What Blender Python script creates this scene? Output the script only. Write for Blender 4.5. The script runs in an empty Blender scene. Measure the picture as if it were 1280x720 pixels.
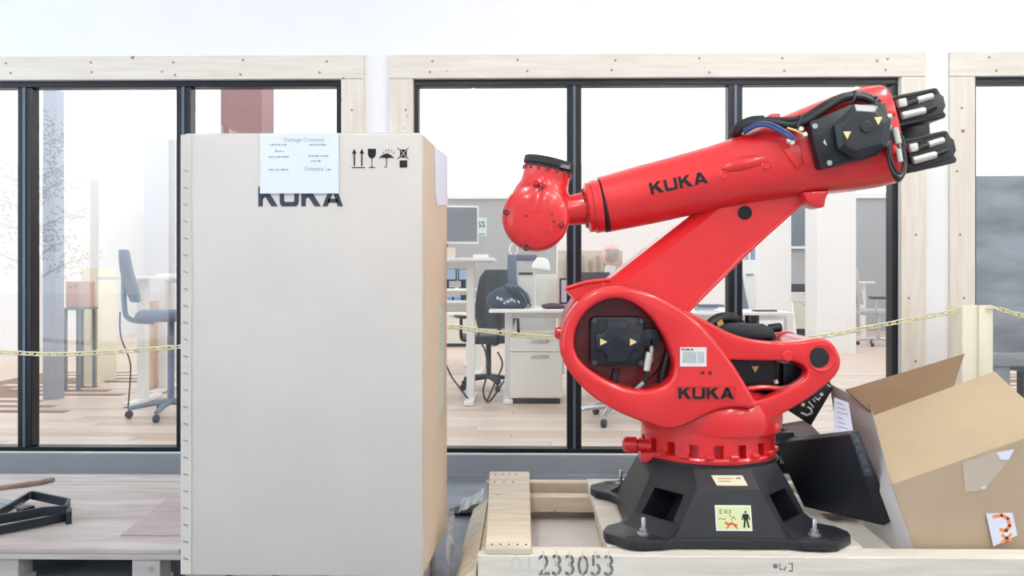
import bpy, bmesh, math, random
from mathutils import Vector, Matrix, Euler, noise as mnoise
from mathutils.bvhtree import BVHTree

random.seed(7)
S = bpy.context.scene
COL = S.collection

# ------------------------------------------------------------------ camera
FPX, HORIZON, CAMZ, YAW = 1050.0, 345.0, 1.10, math.radians(1.0)
cam_d = bpy.data.cameras.new('camera')
cam_d.sensor_width = 36.0
cam_d.lens = 36.0 * FPX / 1280.0
cam_d.shift_y = -(360.0 - HORIZON) / 1280.0
cam_d.clip_start, cam_d.clip_end = 0.05, 200
cam = bpy.data.objects.new('camera', cam_d)
COL.objects.link(cam)
cam.location = (0, 0, CAMZ)
cam.rotation_euler = (math.radians(90), 0, YAW)
S.camera = cam

# ------------------------------------------------------------------ world and exposure
world = bpy.data.worlds.new('overcast_sky')
S.world = world
world.use_nodes = True
bg = world.node_tree.nodes['Background']
bg.inputs[0].default_value = (0.80, 0.90, 1.0, 1)
SKY = 4.4
bg.inputs[1].default_value = SKY
S.view_settings.view_transform = 'Standard'
S.view_settings.look = 'None'
S.view_settings.gamma = 1.0
S.view_settings.use_curve_mapping = False
S.view_settings.exposure = -0.42
S.cycles.use_denoising = True
S.cycles.max_bounces = 10
S.cycles.diffuse_bounces = 5
S.cycles.transparent_max_bounces = 16
HALL_LAMP, OFFICE_FILL = 38.0, 1.45

# daylight portal in the glazed side of the hall (sampling aid in the opening itself)
pl = bpy.data.lights.new('window_daylight', 'AREA')
pl.shape = 'RECTANGLE'; pl.size = 10.6; pl.size_y = 3.3
pl.cycles.is_portal = True
plo = bpy.data.objects.new('window_daylight', pl)
COL.objects.link(plo)
plo.location = (-5.08, -1.6, 1.95)
plo.rotation_euler = (math.radians(90), 0, math.radians(-90))

# ------------------------------------------------------------------ helpers
def W(px, py, Y):
    """photo pixel -> world point on the plane y = Y"""
    u = (px - 640.0) / FPX; v = (HORIZON - py) / FPX
    ca, sa = math.cos(YAW), math.sin(YAW)
    dx, dy = ca * u - sa, sa * u + ca
    t = Y / dy
    return Vector((dx * t, Y, CAMZ + v * t))

def XP(px, Y): return W(px, HORIZON, Y).x
def ZP(py, Y, px=658): return W(px, py, Y).z

def s2l(c):
    return tuple((x / 12.92 if x <= 0.04045 else ((x + 0.055) / 1.055) ** 2.4) for x in c)
def rgb(r, g, b): return s2l((r / 255.0, g / 255.0, b / 255.0)) + (1.0,)

MATS = {}
def pm(name, col, rough=0.5, metal=0.0, var=0.0, scale=8.0, stretch=(1, 1, 1), bump=0.0, coat=0.0, emit=0.0, detail=4.0, spec=0.5):
    if name in MATS: return MATS[name]
    m = bpy.data.materials.new(name); m.use_nodes = True
    nt = m.node_tree; b = nt.nodes['Principled BSDF']
    b.inputs['Base Color'].default_value = col
    b.inputs['Roughness'].default_value = rough
    b.inputs['Metallic'].default_value = metal
    b.inputs['Coat Weight'].default_value = coat
    b.inputs['Coat Roughness'].default_value = 0.12
    b.inputs['Specular IOR Level'].default_value = spec
    if emit:
        b.inputs['Emission Color'].default_value = col
        b.inputs['Emission Strength'].default_value = emit
    if var or bump:
        tc = nt.nodes.new('ShaderNodeTexCoord'); mp = nt.nodes.new('ShaderNodeMapping')
        oi = nt.nodes.new('ShaderNodeObjectInfo'); ad = nt.nodes.new('ShaderNodeVectorMath'); ad.operation = 'ADD'
        ml = nt.nodes.new('ShaderNodeMath'); ml.operation = 'MULTIPLY'; ml.inputs[1].default_value = 37.0
        nt.links.new(oi.outputs['Random'], ml.inputs[0])
        mp.inputs['Scale'].default_value = stretch
        nz = nt.nodes.new('ShaderNodeTexNoise'); nz.inputs['Scale'].default_value = scale; nz.inputs['Detail'].default_value = detail
        nt.links.new(tc.outputs['Object'], ad.inputs[0]); nt.links.new(ml.outputs[0], ad.inputs[1])
        nt.links.new(ad.outputs[0], mp.inputs[0]); nt.links.new(mp.outputs[0], nz.inputs['Vector'])
        if var:
            cr = nt.nodes.new('ShaderNodeValToRGB')
            cr.color_ramp.elements[0].position = 0.3; cr.color_ramp.elements[1].position = 0.7
            cr.color_ramp.elements[0].color = tuple(max(0, c * (1 - var)) for c in col[:3]) + (1,)
            cr.color_ramp.elements[1].color = tuple(min(1, c * (1 + var)) for c in col[:3]) + (1,)
            nt.links.new(nz.outputs['Fac'], cr.inputs[0]); nt.links.new(cr.outputs[0], b.inputs['Base Color'])
        if bump:
            bp = nt.nodes.new('ShaderNodeBump'); bp.inputs['Strength'].default_value = bump; bp.inputs['Distance'].default_value = 0.01
            nt.links.new(nz.outputs['Fac'], bp.inputs['Height']); nt.links.new(bp.outputs[0], b.inputs['Normal'])
    MATS[name] = m
    return m

def wood(name, c1, c2, knot, stretch=(1, 1, 1), scale=6.0, rough=0.65, kscale=5.0, ksize=0.05):
    """grain (noise stretched along the board) with scattered knots"""
    if name in MATS: return MATS[name]
    m = bpy.data.materials.new(name); m.use_nodes = True
    nt = m.node_tree; b = nt.nodes['Principled BSDF']; b.inputs['Roughness'].default_value = rough
    tc = nt.nodes.new('ShaderNodeTexCoord'); mp = nt.nodes.new('ShaderNodeMapping'); mp.inputs['Scale'].default_value = stretch
    oi = nt.nodes.new('ShaderNodeObjectInfo'); ad = nt.nodes.new('ShaderNodeVectorMath'); ad.operation = 'ADD'
    ml = nt.nodes.new('ShaderNodeMath'); ml.operation = 'MULTIPLY'; ml.inputs[1].default_value = 53.0
    nt.links.new(oi.outputs['Random'], ml.inputs[0]); nt.links.new(tc.outputs['Object'], ad.inputs[0]); nt.links.new(ml.outputs[0], ad.inputs[1])
    nt.links.new(ad.outputs[0], mp.inputs[0])
    nz = nt.nodes.new('ShaderNodeTexNoise'); nz.inputs['Scale'].default_value = scale; nz.inputs['Detail'].default_value = 6; nz.inputs['Distortion'].default_value = 0.6
    nt.links.new(mp.outputs[0], nz.inputs['Vector'])
    cr = nt.nodes.new('ShaderNodeValToRGB'); cr.color_ramp.elements[0].position = 0.35; cr.color_ramp.elements[1].position = 0.68
    cr.color_ramp.elements[0].color = c2; cr.color_ramp.elements[1].color = c1
    nt.links.new(nz.outputs['Fac'], cr.inputs[0])
    vo = nt.nodes.new('ShaderNodeTexVoronoi'); vo.inputs['Scale'].default_value = kscale
    nt.links.new(ad.outputs[0], vo.inputs['Vector'])
    k = nt.nodes.new('ShaderNodeValToRGB'); k.color_ramp.elements[0].position = ksize * 0.6; k.color_ramp.elements[1].position = ksize * 1.6
    k.color_ramp.elements[0].color = (1, 1, 1, 1); k.color_ramp.elements[1].color = (0, 0, 0, 1)
    nt.links.new(vo.outputs['Distance'], k.inputs[0])
    mx = nt.nodes.new('ShaderNodeMixRGB'); mx.inputs[2].default_value = knot
    nt.links.new(k.outputs[0], mx.inputs[0]); nt.links.new(cr.outputs[0], mx.inputs[1]); nt.links.new(mx.outputs[0], b.inputs['Base Color'])
    bp = nt.nodes.new('ShaderNodeBump'); bp.inputs['Strength'].default_value = 0.15; bp.inputs['Distance'].default_value = 0.004
    nt.links.new(nz.outputs['Fac'], bp.inputs['Height']); nt.links.new(bp.outputs[0], b.inputs['Normal'])
    MATS[name] = m
    return m

def glass_mat():
    m = bpy.data.materials.new('window_glass'); m.use_nodes = True
    nt = m.node_tree; nt.nodes.clear()
    out = nt.nodes.new('ShaderNodeOutputMaterial'); mx = nt.nodes.new('ShaderNodeMixShader')
    tr = nt.nodes.new('ShaderNodeBsdfTransparent'); tr.inputs[0].default_value = (0.975, 0.985, 0.985, 1)
    gl = nt.nodes.new('ShaderNodeBsdfGlossy'); gl.inputs['Roughness'].default_value = 0.0
    lw = nt.nodes.new('ShaderNodeLayerWeight'); lw.inputs[0].default_value = 0.5
    pw = nt.nodes.new('ShaderNodeMath'); pw.operation = 'POWER'; pw.inputs[1].default_value = 5.0
    ma = nt.nodes.new('ShaderNodeMath'); ma.operation = 'MULTIPLY_ADD'; ma.inputs[1].default_value = 0.95; ma.inputs[2].default_value = 0.045
    nt.links.new(lw.outputs['Facing'], pw.inputs[0]); nt.links.new(pw.outputs[0], ma.inputs[0]); nt.links.new(ma.outputs[0], mx.inputs[0])
    nt.links.new(tr.outputs[0], mx.inputs[1]); nt.links.new(gl.outputs[0], mx.inputs[2]); nt.links.new(mx.outputs[0], out.inputs[0])
    return m

def film_mat(name, col, alpha, rough=0.15):
    m = bpy.data.materials.new(name); m.use_nodes = True
    b = m.node_tree.nodes['Principled BSDF']
    b.inputs['Base Color'].default_value = col; b.inputs['Alpha'].default_value = alpha; b.inputs['Roughness'].default_value = rough
    MATS[name] = m
    return m

OFF = {}
def _root(o):
    while o.parent is not None: o = o.parent
    return o
def tag(o, label=None, cat=None, group=None, kind=None):
    if label: o['label'] = label
    if cat: o['category'] = cat
    if group: o['group'] = group
    if kind: o['kind'] = kind
    return o
def thing(name, label=None, cat=None, loc=(0, 0, 0), rz=0.0, group=None, kind=None, local=False):
    o = bpy.data.objects.new(name, None); COL.objects.link(o)
    o.empty_display_size = 0.1
    o.location = loc; o.rotation_euler = (0, 0, rz)
    OFF[o.name] = None if local else Vector(loc)
    return tag(o, label, cat, group, kind)

def mk(name, bm, mat, parent=None, label=None, cat=None, group=None, kind=None, smooth=35, bev=0.0, seg=2, bang=30):
    if bev:
        bm.normal_update()
        es = [e for e in bm.edges if len(e.link_faces) == 2 and e.calc_face_angle(0) > math.radians(bang)]
        bmesh.ops.bevel(bm, geom=es, offset=bev, segments=seg, profile=0.5, affect='EDGES', clamp_overlap=False)
    me = bpy.data.meshes.new(name)
    bm.to_mesh(me); bm.free()
    return mkm(name, me, mat, parent, label, cat, group, kind, smooth)

def mkm(name, me, mat, parent=None, label=None, cat=None, group=None, kind=None, smooth=35):
    if smooth:
        for p in me.polygons: p.use_smooth = True
        me.set_sharp_from_angle(angle=math.radians(smooth))
    for mm in (mat if isinstance(mat, (list, tuple)) else [mat]): me.materials.append(mm)
    o = bpy.data.objects.new(name, me); COL.objects.link(o)
    if parent is not None:
        o.parent = parent
        off = OFF.get(_root(parent).name)
        if off is not None: me.transform(Matrix.Translation(-off))
    else:
        vs = [v.co for v in me.vertices]
        loc = Vector(((min(v.x for v in vs) + max(v.x for v in vs)) / 2, (min(v.y for v in vs) + max(v.y for v in vs)) / 2, min(v.z for v in vs)))
        me.transform(Matrix.Translation(-loc)); o.location = loc
        OFF[o.name] = loc
    return tag(o, label, cat, group, kind)

def inst(name, me, parent, loc, rot=(0, 0, 0), mat=None, scale=None):
    o = bpy.data.objects.new(name, me); COL.objects.link(o)
    if mat is not None and not me.materials: me.materials.append(mat)
    off = None
    if parent is not None:
        o.parent = parent
        off = OFF.get(_root(parent).name)
    o.location = Vector(loc) - (off if off is not None else Vector())
    o.rotation_euler = rot
    if scale: o.scale = scale
    return o

def copy_tree(o, parent=None):
    c = o.copy(); COL.objects.link(c); c.parent = parent
    for ch in list(o.children): copy_tree(ch, c)
    return c

def B(): return bmesh.new()
def box(bm, x0, x1, y0, y1, z0, z1, mtx=None):
    vs = [bm.verts.new(p) for p in ((x0, y0, z0), (x1, y0, z0), (x1, y1, z0), (x0, y1, z0), (x0, y0, z1), (x1, y0, z1), (x1, y1, z1), (x0, y1, z1))]
    for f in ((0, 3, 2, 1), (4, 5, 6, 7), (0, 1, 5, 4), (1, 2, 6, 5), (2, 3, 7, 6), (3, 0, 4, 7)):
        bm.faces.new([vs[i] for i in f])
    if mtx is not None:
        for v in vs: v.co = mtx @ v.co
    return bm
def bx(x0, x1, y0, y1, z0, z1, mtx=None): return box(B(), x0, x1, y0, y1, z0, z1, mtx)

def frame_of(axis):
    a = Vector(axis).normalized()
    h = Vector((0, 0, 1)) if abs(a.z) < 0.9 else Vector((1, 0, 0))
    u = a.cross(h).normalized(); v = u.cross(a).normalized()
    return a, u, v

def loft_rings(bm, rings, cap0=True, cap1=True):
    vr = [[bm.verts.new(p) for p in r] for r in rings]
    n = len(vr[0])
    for a, b in zip(vr, vr[1:]):
        for i in range(n):
            bm.faces.new((a[i], a[(i + 1) % n], b[(i + 1) % n], b[i]))
    if cap0: bm.faces.new(list(reversed(vr[0])))
    if cap1: bm.faces.new(vr[-1])
    return bm

def lathe(bm, prof, origin, axis=(0, 0, 1), n=32, cap=True):
    """prof: list of (radius, height along the axis)"""
    a, u, v = frame_of(axis); o = Vector(origin)
    rings = [[o + a * h + (u * math.cos(2 * math.pi * i / n) + v * math.sin(2 * math.pi * i / n)) * max(r, 1e-4) for i in range(n)] for r, h in prof]
    loft_rings(bm, rings, cap, cap)
    bmesh.ops.recalc_face_normals(bm, faces=bm.faces[:])
    return bm

def cyl(bm, p0, p1, r0, r1=None, n=20, ch=0.0):
    p0 = Vector(p0); p1 = Vector(p1); L = (p1 - p0).length; r1 = r0 if r1 is None else r1
    if ch: prof = [(r0 - ch, 0), (r0, ch), (r1, L - ch), (r1 - ch, L)]
    else: prof = [(r0, 0), (r1, L)]
    return lathe(bm, prof, p0, p1 - p0, n)

def catmull(pts, n=6, closed=False):
    """smooth a list of points (tuples or Vectors); a point with a trailing 'c' stays a corner"""
    P = []; C = []
    for p in pts:
        if isinstance(p, tuple) and p[-1] == 'c': P.append(Vector(p[:-1])); C.append(True)
        else: P.append(Vector(p)); C.append(False)
    m = len(P); out = []
    for i in range(m if closed else m - 1):
        p1, p2 = P[i], P[(i + 1) % m]
        p0 = P[i - 1] if (closed or i > 0) else p1
        p3 = P[(i + 2) % m] if (closed or i + 2 < m) else p2
        t1 = (p2 - p0) * 0.5; t2 = (p3 - p1) * 0.5
        L = (p2 - p1).length
        if C[i]: t1 = (p2 - p1)
        if C[(i + 1) % m]: t2 = (p2 - p1)
        if t1.length > 1.3 * L: t1 = t1.normalized() * 1.3 * L
        if t2.length > 1.3 * L: t2 = t2.normalized() * 1.3 * L
        k = 1 if (C[i] and C[(i + 1) % m]) else n
        for j in range(k):
            t = j / k
            h1 = 2 * t ** 3 - 3 * t ** 2 + 1; h2 = -2 * t ** 3 + 3 * t ** 2; h3 = t ** 3 - 2 * t ** 2 + t; h4 = t ** 3 - t ** 2
            out.append(p1 * h1 + p2 * h2 + t1 * h3 + t2 * h4)
    if not closed: out.append(P[-1])
    return out

def tube(bm, pts, r, n=8, smooth=6, cap=True):
    P = catmull([Vector(p) for p in pts], smooth) if smooth > 1 else [Vector(p) for p in pts]
    rings = []; u = None
    for i, p in enumerate(P):
        t = (P[min(i + 1, len(P) - 1)] - P[max(i - 1, 0)]).normalized()
        if u is None: _, u, _ = frame_of(t)
        u = (u - t * u.dot(t)).normalized(); v = t.cross(u)
        rr = r(i / (len(P) - 1)) if callable(r) else r
        rings.append([p + (u * math.cos(2 * math.pi * k / n) + v * math.sin(2 * math.pi * k / n)) * rr for k in range(n)])
    loft_rings(bm, rings, cap, cap)
    bmesh.ops.recalc_face_normals(bm, faces=bm.faces[:])
    return bm

def prism(bm, pts, ext, hole=None):
    """extrude a planar 3-D outline by the vector ext, with one optional through hole"""
    ext = Vector(ext); pts = [Vector(p) for p in pts]
    a = [bm.verts.new(p) for p in pts]; b = [bm.verts.new(p + ext) for p in pts]
    n = len(pts); fs = []
    for i in range(n): fs.append(bm.faces.new((a[i], a[(i + 1) % n], b[(i + 1) % n], b[i])))
    if hole is None:
        fs.append(bm.faces.new(list(reversed(a)))); fs.append(bm.faces.new(b))
    else:
        hp = [Vector(p) for p in hole]; m = len(hp)
        def area(q):
            s = Vector()
            for i in range(len(q)): s += q[i].cross(q[(i + 1) % len(q)])
            return s
        if area(pts).dot(area(hp)) < 0: hp.reverse()
        ha = [bm.verts.new(p) for p in hp]; hb = [bm.verts.new(p + ext) for p in hp]
        for i in range(m): fs.append(bm.faces.new((ha[(i + 1) % m], ha[i], hb[i], hb[(i + 1) % m])))
        j0, j1 = 0, m // 2
        i0 = min(range(n), key=lambda i: (pts[i] - hp[j0]).length); i1 = min(range(n), key=lambda i: (pts[i] - hp[j1]).length)
        def rng(s, e, k):
            o = [s]
            while o[-1] != e: o.append((o[-1] + 1) % k)
            return o
        for o, h, rev in ((a, ha, True), (b, hb, False)):
            l1 = [o[i] for i in rng(i0, i1, n)] + [h[j] for j in reversed(rng(j0, j1, m))]
            l2 = [o[i] for i in rng(i1, i0, n)] + [h[j] for j in reversed(rng(j1, j0, m))]
            for l in (l1, l2):
                fs.append(bm.faces.new(list(reversed(l)) if rev else l))
    bmesh.ops.recalc_face_normals(bm, faces=bm.faces[:])
    return bm

def outl(pts, Y, n=6, closed=True):
    """smoothed outline of photo pixels set on the plane y = Y"""
    return [W(p.x, p.y, Y) for p in catmull(pts, n, closed)]
def lin_outl(pts, Y): return [W(p[0], p[1], Y) for p in pts]

# flat marks: polygons in a 2-D frame laid on a plane
def marks(polys, origin, ru, up, th, proj=None):
    bm = B(); o = Vector(origin); ru = Vector(ru); up = Vector(up); nrm = ru.cross(up).normalized()
    for pol in polys:
        P = [o + ru * x + up * y for x, y in pol]
        if proj: P = [proj(p) for p in P]
        a = [bm.verts.new(p - nrm * 0.001) for p in P]; b = [bm.verts.new(p + nrm * th) for p in P]
        n = len(P)
        bm.faces.new(b); bm.faces.new(list(reversed(a)))
        for i in range(n): bm.faces.new((a[i], a[(i + 1) % n], b[(i + 1) % n], b[i]))
    bmesh.ops.recalc_face_normals(bm, faces=bm.faces[:])
    return bm

LET = {
 'K': (1.42, [[(0, 0), (.3, 0), (.3, 1), (0, 1)], [(.28, .36), (.80, 1), (1.20, 1), (.28, .62 - .28)], [(.28, .36), (.55, .68), (.72, .66), (.5, .4)], [(.42, .52), (.72, .70), (1.30, 0), (.88, 0)]]),
 'U': (1.45, [[(0, .26), (.3, .26), (.3, 1), (0, 1)], [(.98, .26), (1.28, .26), (1.28, 1), (.98, 1)], [(0, .27), (.04, .10), (.16, 0), (1.12, 0), (1.24, .10), (1.28, .27), (.98, .27), (.90, .22), (.38, .22), (.3, .27)]]),
 'A': (1.42, [[(0, 0), (.34, 0), (.84, 1), (.50, 1)], [(1.36, 0), (1.02, 0), (.52, 1), (.86, 1)], [(.3, .18), (1.06, .18), (.97, .38), (.39, .38)]]),
}
LET['K'][1][1] = [(.28, .34), (.28, .64), (.80, 1), (1.22, 1)]
LET['K'][1].pop(2)
def word(txt, total=5.6):
    polys = []; x = 0
    for c in txt:
        adv, pp = LET[c]
        for p in pp: polys.append([(x + q[0], q[1]) for q in p])
        x += adv
    return polys, x - 0.08

def text_polys_mesh(txt, size, origin, ru, up, th=0.0006, bold=0.0, sx=1.0):
    cu = bpy.data.curves.new('txt', 'FONT'); cu.body = txt; cu.size = size; cu.extrude = th; cu.offset = bold; cu.resolution_u = 2
    to = bpy.data.objects.new('txt', cu); COL.objects.link(to)
    dg = bpy.context.evaluated_depsgraph_get()
    me = bpy.data.meshes.new_from_object(to.evaluated_get(dg))
    bpy.data.objects.remove(to); bpy.data.curves.remove(cu)
    me.transform(Matrix.Diagonal((sx, 1, 1, 1)))
    ru = Vector(ru).normalized(); up = Vector(up).normalized(); n = ru.cross(up)
    M = Matrix(((ru.x, up.x, n.x, origin[0]), (ru.y, up.y, n.y, origin[1]), (ru.z, up.z, n.z, origin[2]), (0, 0, 0, 1)))
    me.transform(M); me.materials.clear()
    return me

def stroke(pts, w):
    """2-D polyline -> list of quads"""
    out = []
    for p, q in zip(pts, pts[1:]):
        d = Vector((q[0] - p[0], q[1] - p[1])); 
        if d.length < 1e-9: continue
        d.normalize(); nn = Vector((-d.y, d.x)) * w / 2; e = d * w * 0.3
        out.append([(p[0] - e.x + nn.x, p[1] - e.y + nn.y), (p[0] - e.x - nn.x, p[1] - e.y - nn.y), (q[0] + e.x - nn.x, q[1] + e.y - nn.y), (q[0] + e.x + nn.x, q[1] + e.y + nn.y)])
    return out
def disc2(cx, cy, r, n=14): return [(cx + r * math.cos(2 * math.pi * i / n), cy + r * math.sin(2 * math.pi * i / n)) for i in range(n)]

# ------------------------------------------------------------------ materials
M_wall = pm('white_wall_paint', rgb(240, 240, 241), 0.7, var=0.015, scale=3)
M_ceil = pm('white_ceiling', rgb(244, 244, 243), 0.8)
M_conc = pm('grey_concrete', rgb(128, 134, 144), 0.55, var=0.18, scale=5, bump=0.1)
M_frame = pm('black_frame_metal', rgb(17, 21, 28), 0.35, metal=0.2)
M_glass = glass_mat()
M_sill = pm('grey_sill_metal', rgb(138, 143, 149), 0.45, var=0.05, scale=4)
M_pine = wood('pale_pine', rgb(232, 226, 216), rgb(222, 213, 200), rgb(140, 104, 72), (1, 1, 12), 3.0, kscale=7.0, ksize=0.06)
M_pinev = wood('pale_pine_upright', rgb(232, 225, 214), rgb(222, 211, 196), rgb(140, 104, 72), (10, 10, 1), 3.0, kscale=7.0, ksize=0.06)
M_crate = wood('whitish_crate_wood', rgb(224, 219, 208), rgb(208, 201, 188), rgb(150, 135, 112), (1, 8, 12), 3.0, kscale=6.0, ksize=0.03)
M_crate2 = wood('bare_crate_wood', rgb(222, 212, 194), rgb(202, 187, 162), rgb(140, 112, 80), (1.5, 10, 10), 3.0, kscale=6.0, ksize=0.04)
M_grey_wood = wood('weathered_pallet_wood', rgb(196, 190, 186), rgb(168, 160, 156), rgb(128, 114, 104), (1.2, 8, 8), 3.0, kscale=3.5, ksize=0.04)
M_ply = wood('worn_plywood', rgb(192, 184, 182), rgb(168, 156, 152), rgb(140, 124, 116), (1.0, 5, 5), 2.5, kscale=2.0, ksize=0.03)
M_red = pm('red_robot_paint', rgb(214, 36, 40), 0.30, coat=0.5, bump=0.03, scale=60)
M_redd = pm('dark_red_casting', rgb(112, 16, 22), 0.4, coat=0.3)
M_black = pm('black_casting', rgb(25, 28, 34), 0.42, var=0.12, scale=12, bump=0.03)
M_motor = pm('black_motor_housing', rgb(19, 23, 31), 0.38)
M_rubber = pm('black_rubber', rgb(18, 19, 22), 0.5)
M_steel = pm('zinc_steel', rgb(190, 192, 190), 0.3, metal=0.9)
M_conn = pm('pale_metal_plug', rgb(205, 205, 196), 0.35, metal=0.4)
M_blue = pm('blue_cable', rgb(42, 66, 120), 0.4)
M_yel = pm('yellow_sticker', rgb(232, 214, 140), 0.5)
M_labelw = pm('white_label', rgb(222, 224, 220), 0.5, var=0.06, scale=80)
M_ink = pm('black_ink', rgb(14, 15, 18), 0.8)
M_navy = pm('navy_ink', rgb(40, 50, 66), 0.6)
M_greyink = pm('grey_ink', rgb(150, 154, 164), 0.7)
M_card = pm('pale_cardboard', rgb(200, 195, 189), 0.75, var=0.03, scale=4, bump=0.03)
M_card_shade = pm('tan_card_shaded', rgb(174, 154, 130), 0.75, var=0.05, scale=4)  # darker copy of the carton card for its shaded faces
M_card_lit = pm('tan_card_lit', rgb(228, 210, 178), 0.75, var=0.04, scale=4)  # lighter copy of the carton card for the lit top panel
M_paper = pm('white_paper', rgb(216, 223, 236), 0.6)
M_chain = pm('pale_yellow_plastic', rgb(230, 224, 184), 0.4)
M_post = pm('cream_post_paint', rgb(234, 229, 206), 0.5)
M_white = pm('white_laminate', rgb(240, 240, 238), 0.4)
M_offw = pm('offwhite_cabinet', rgb(226, 222, 214), 0.5)
M_greyw = pm('grey_office_wall', rgb(176, 178, 182), 0.7)
M_chair = pm('dark_grey_fabric', rgb(82, 90, 100), 0.8)
M_chairb = pm('blue_grey_fabric', rgb(112, 124, 142), 0.8)
M_alu = pm('polished_aluminium', rgb(200, 202, 206), 0.25, metal=0.8)
M_dark = pm('dark_plastic', rgb(50, 55, 64), 0.5)
M_screen = pm('grey_screen', rgb(140, 146, 152), 0.3, var=0.08, scale=3)
# ================================================================== THE SETTING
YW = 4.58                       # front face of the window wall
WT = 0.16                       # its thickness
HX0, HX1, HY0, HZ = -5.0, 6.5, -8.0, 4.0
OX0, OX1, OY1, OZ = -7.5, 8.0, 17.0, 2.78

mk('floor', bx(HX0, HX1, HY0, YW + 0.02, -0.1, 0.0), M_conc, kind='structure', smooth=0)
mk('ceiling', bx(HX0, HX1, HY0, YW + WT, HZ, HZ + 0.1), M_ceil, kind='structure', smooth=0)
mk('wall_right', bx(HX1, HX1 + 0.15, HY0, YW + WT, 0, HZ), M_wall, kind='structure', smooth=0)
mk('wall_rear', bx(HX0, HX1, HY0 - 0.15, HY0, 0, HZ), M_wall, kind='structure', smooth=0)

# glazed left side of the hall, seen only as reflection and daylight
bm = B()
box(bm, HX0 - 0.15, HX0, HY0, 4.0 - 11.0, 0, HZ); box(bm, HX0 - 0.15, HX0, 3.8, YW + WT, 0, HZ)
box(bm, HX0 - 0.15, HX0, -7.0, 3.8, 3.65, HZ); box(bm, HX0 - 0.15, HX0, -7.0, 3.8, 0, 0.25)
mk('wall_left', bm, M_wall, kind='structure', smooth=0)
w4 = thing('window_4', loc=(HX0, -1.6, 0.25), kind='structure')
for y in (-6.98, -4.84, -2.68, -0.52, 1.64, 3.76):
    mk('mullion', bx(HX0 - 0.11, HX0 - 0.04, y - 0.03, y + 0.03, 0.25, 3.65), M_frame, w4, smooth=0)

# back wall with its three window openings
W1 = (-4.2, XP(427, YW)); W2 = (XP(517, YW), XP(1124, YW)); W3 = (XP(1217, YW), 5.2)
ZT, ZB = ZP(98.5, YW), ZP(567, YW)
bm = B()
box(bm, OX0, OX1, YW, YW + WT, ZT, 4.0)
box(bm, OX0, OX1, YW, YW + WT, -0.05, ZB)
for a, b in ((OX0, W1[0]), (W1[1], W2[0]), (W2[1], W3[0]), (W3[1], OX1)): box(bm, a, b, YW, YW + WT, ZB, ZT)
mk('wall_back', bm, M_wall, kind='structure', smooth=0)

# grey metal base panel and low floor channel under the windows
bm = bx(HX0, HX1, YW - 0.025, YW, 0.012, ZP(568, YW))
mk('baseboard_back', bm, M_sill, kind='structure', smooth=0, bev=0.003, seg=1)
mk('trim_1', bx(HX0, HX1, YW - 0.075, YW - 0.025, 0.0, 0.028), M_sill, kind='structure', smooth=0)

# pine boards around the windows
tn = [2]
def trim(x0, x1, z0, z1, m):
    mk('trim_%d' % tn[0], bx(x0, x1, YW - 0.022, YW, z0, z1), m, kind='structure', smooth=0, bev=0.002, seg=1); tn[0] += 1
TT = ZP(69, YW)
trim(W1[0] - 0.13, XP(456, YW), ZT, TT, M_pine)
trim(W1[1] + 0.002, XP(456, YW), 0.13, ZT - 0.002, M_pinev)
trim(XP(487, YW), XP(1155, YW), ZT, TT, M_pine)
trim(XP(487, YW), W2[0] - 0.002, 0.13, ZT - 0.002, M_pinev)
trim(W2[1] + 0.002, XP(1155, YW), 0.13, ZT - 0.002, M_pinev)
trim(XP(1185, YW), W3[1] + 0.13, ZT, TT, M_pine)
trim(XP(1185, YW), W3[0] - 0.002, 0.13, ZT - 0.002, M_pinev)
# screw heads in the boards
scr = B(); cyl(scr, (0, 0, 0), (0, -0.002, 0), 0.007, n=8); sm = bpy.data.meshes.new('screw'); scr.to_mesh(sm); scr.free()
sm.materials.append(pm('dull_screw', rgb(150, 135, 115), 0.5))
trims = [o for o in COL.objects if o.name.startswith('trim_') and o.name != 'trim_1']
for o in trims:
    d = o.dimensions; L = o.location
    bb = [Vector(c) + L for c in o.bound_box]
    x0, x1, z0, z1 = min(v.x for v in bb), max(v.x for v in bb), min(v.z for v in bb), max(v.z for v in bb)
    if x1 - x0 > z1 - z0:
        k = int((x1 - x0) / 0.42)
        for i in range(k):
            for s in (0.25, 0.75):
                inst('screw', sm, o, (x0 + (i + 0.5 + random.uniform(-.1, .1)) * (x1 - x0) / k, YW - 0.022, z0 + (z1 - z0) * s + random.uniform(-.01, .01)))
    else:
        k = 6
        for i in range(k):
            inst('screw', sm, o, ((x0 + x1) / 2 + random.uniform(-.03, .03), YW - 0.022, z0 + (i + 0.5) * (z1 - z0) / k))

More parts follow.
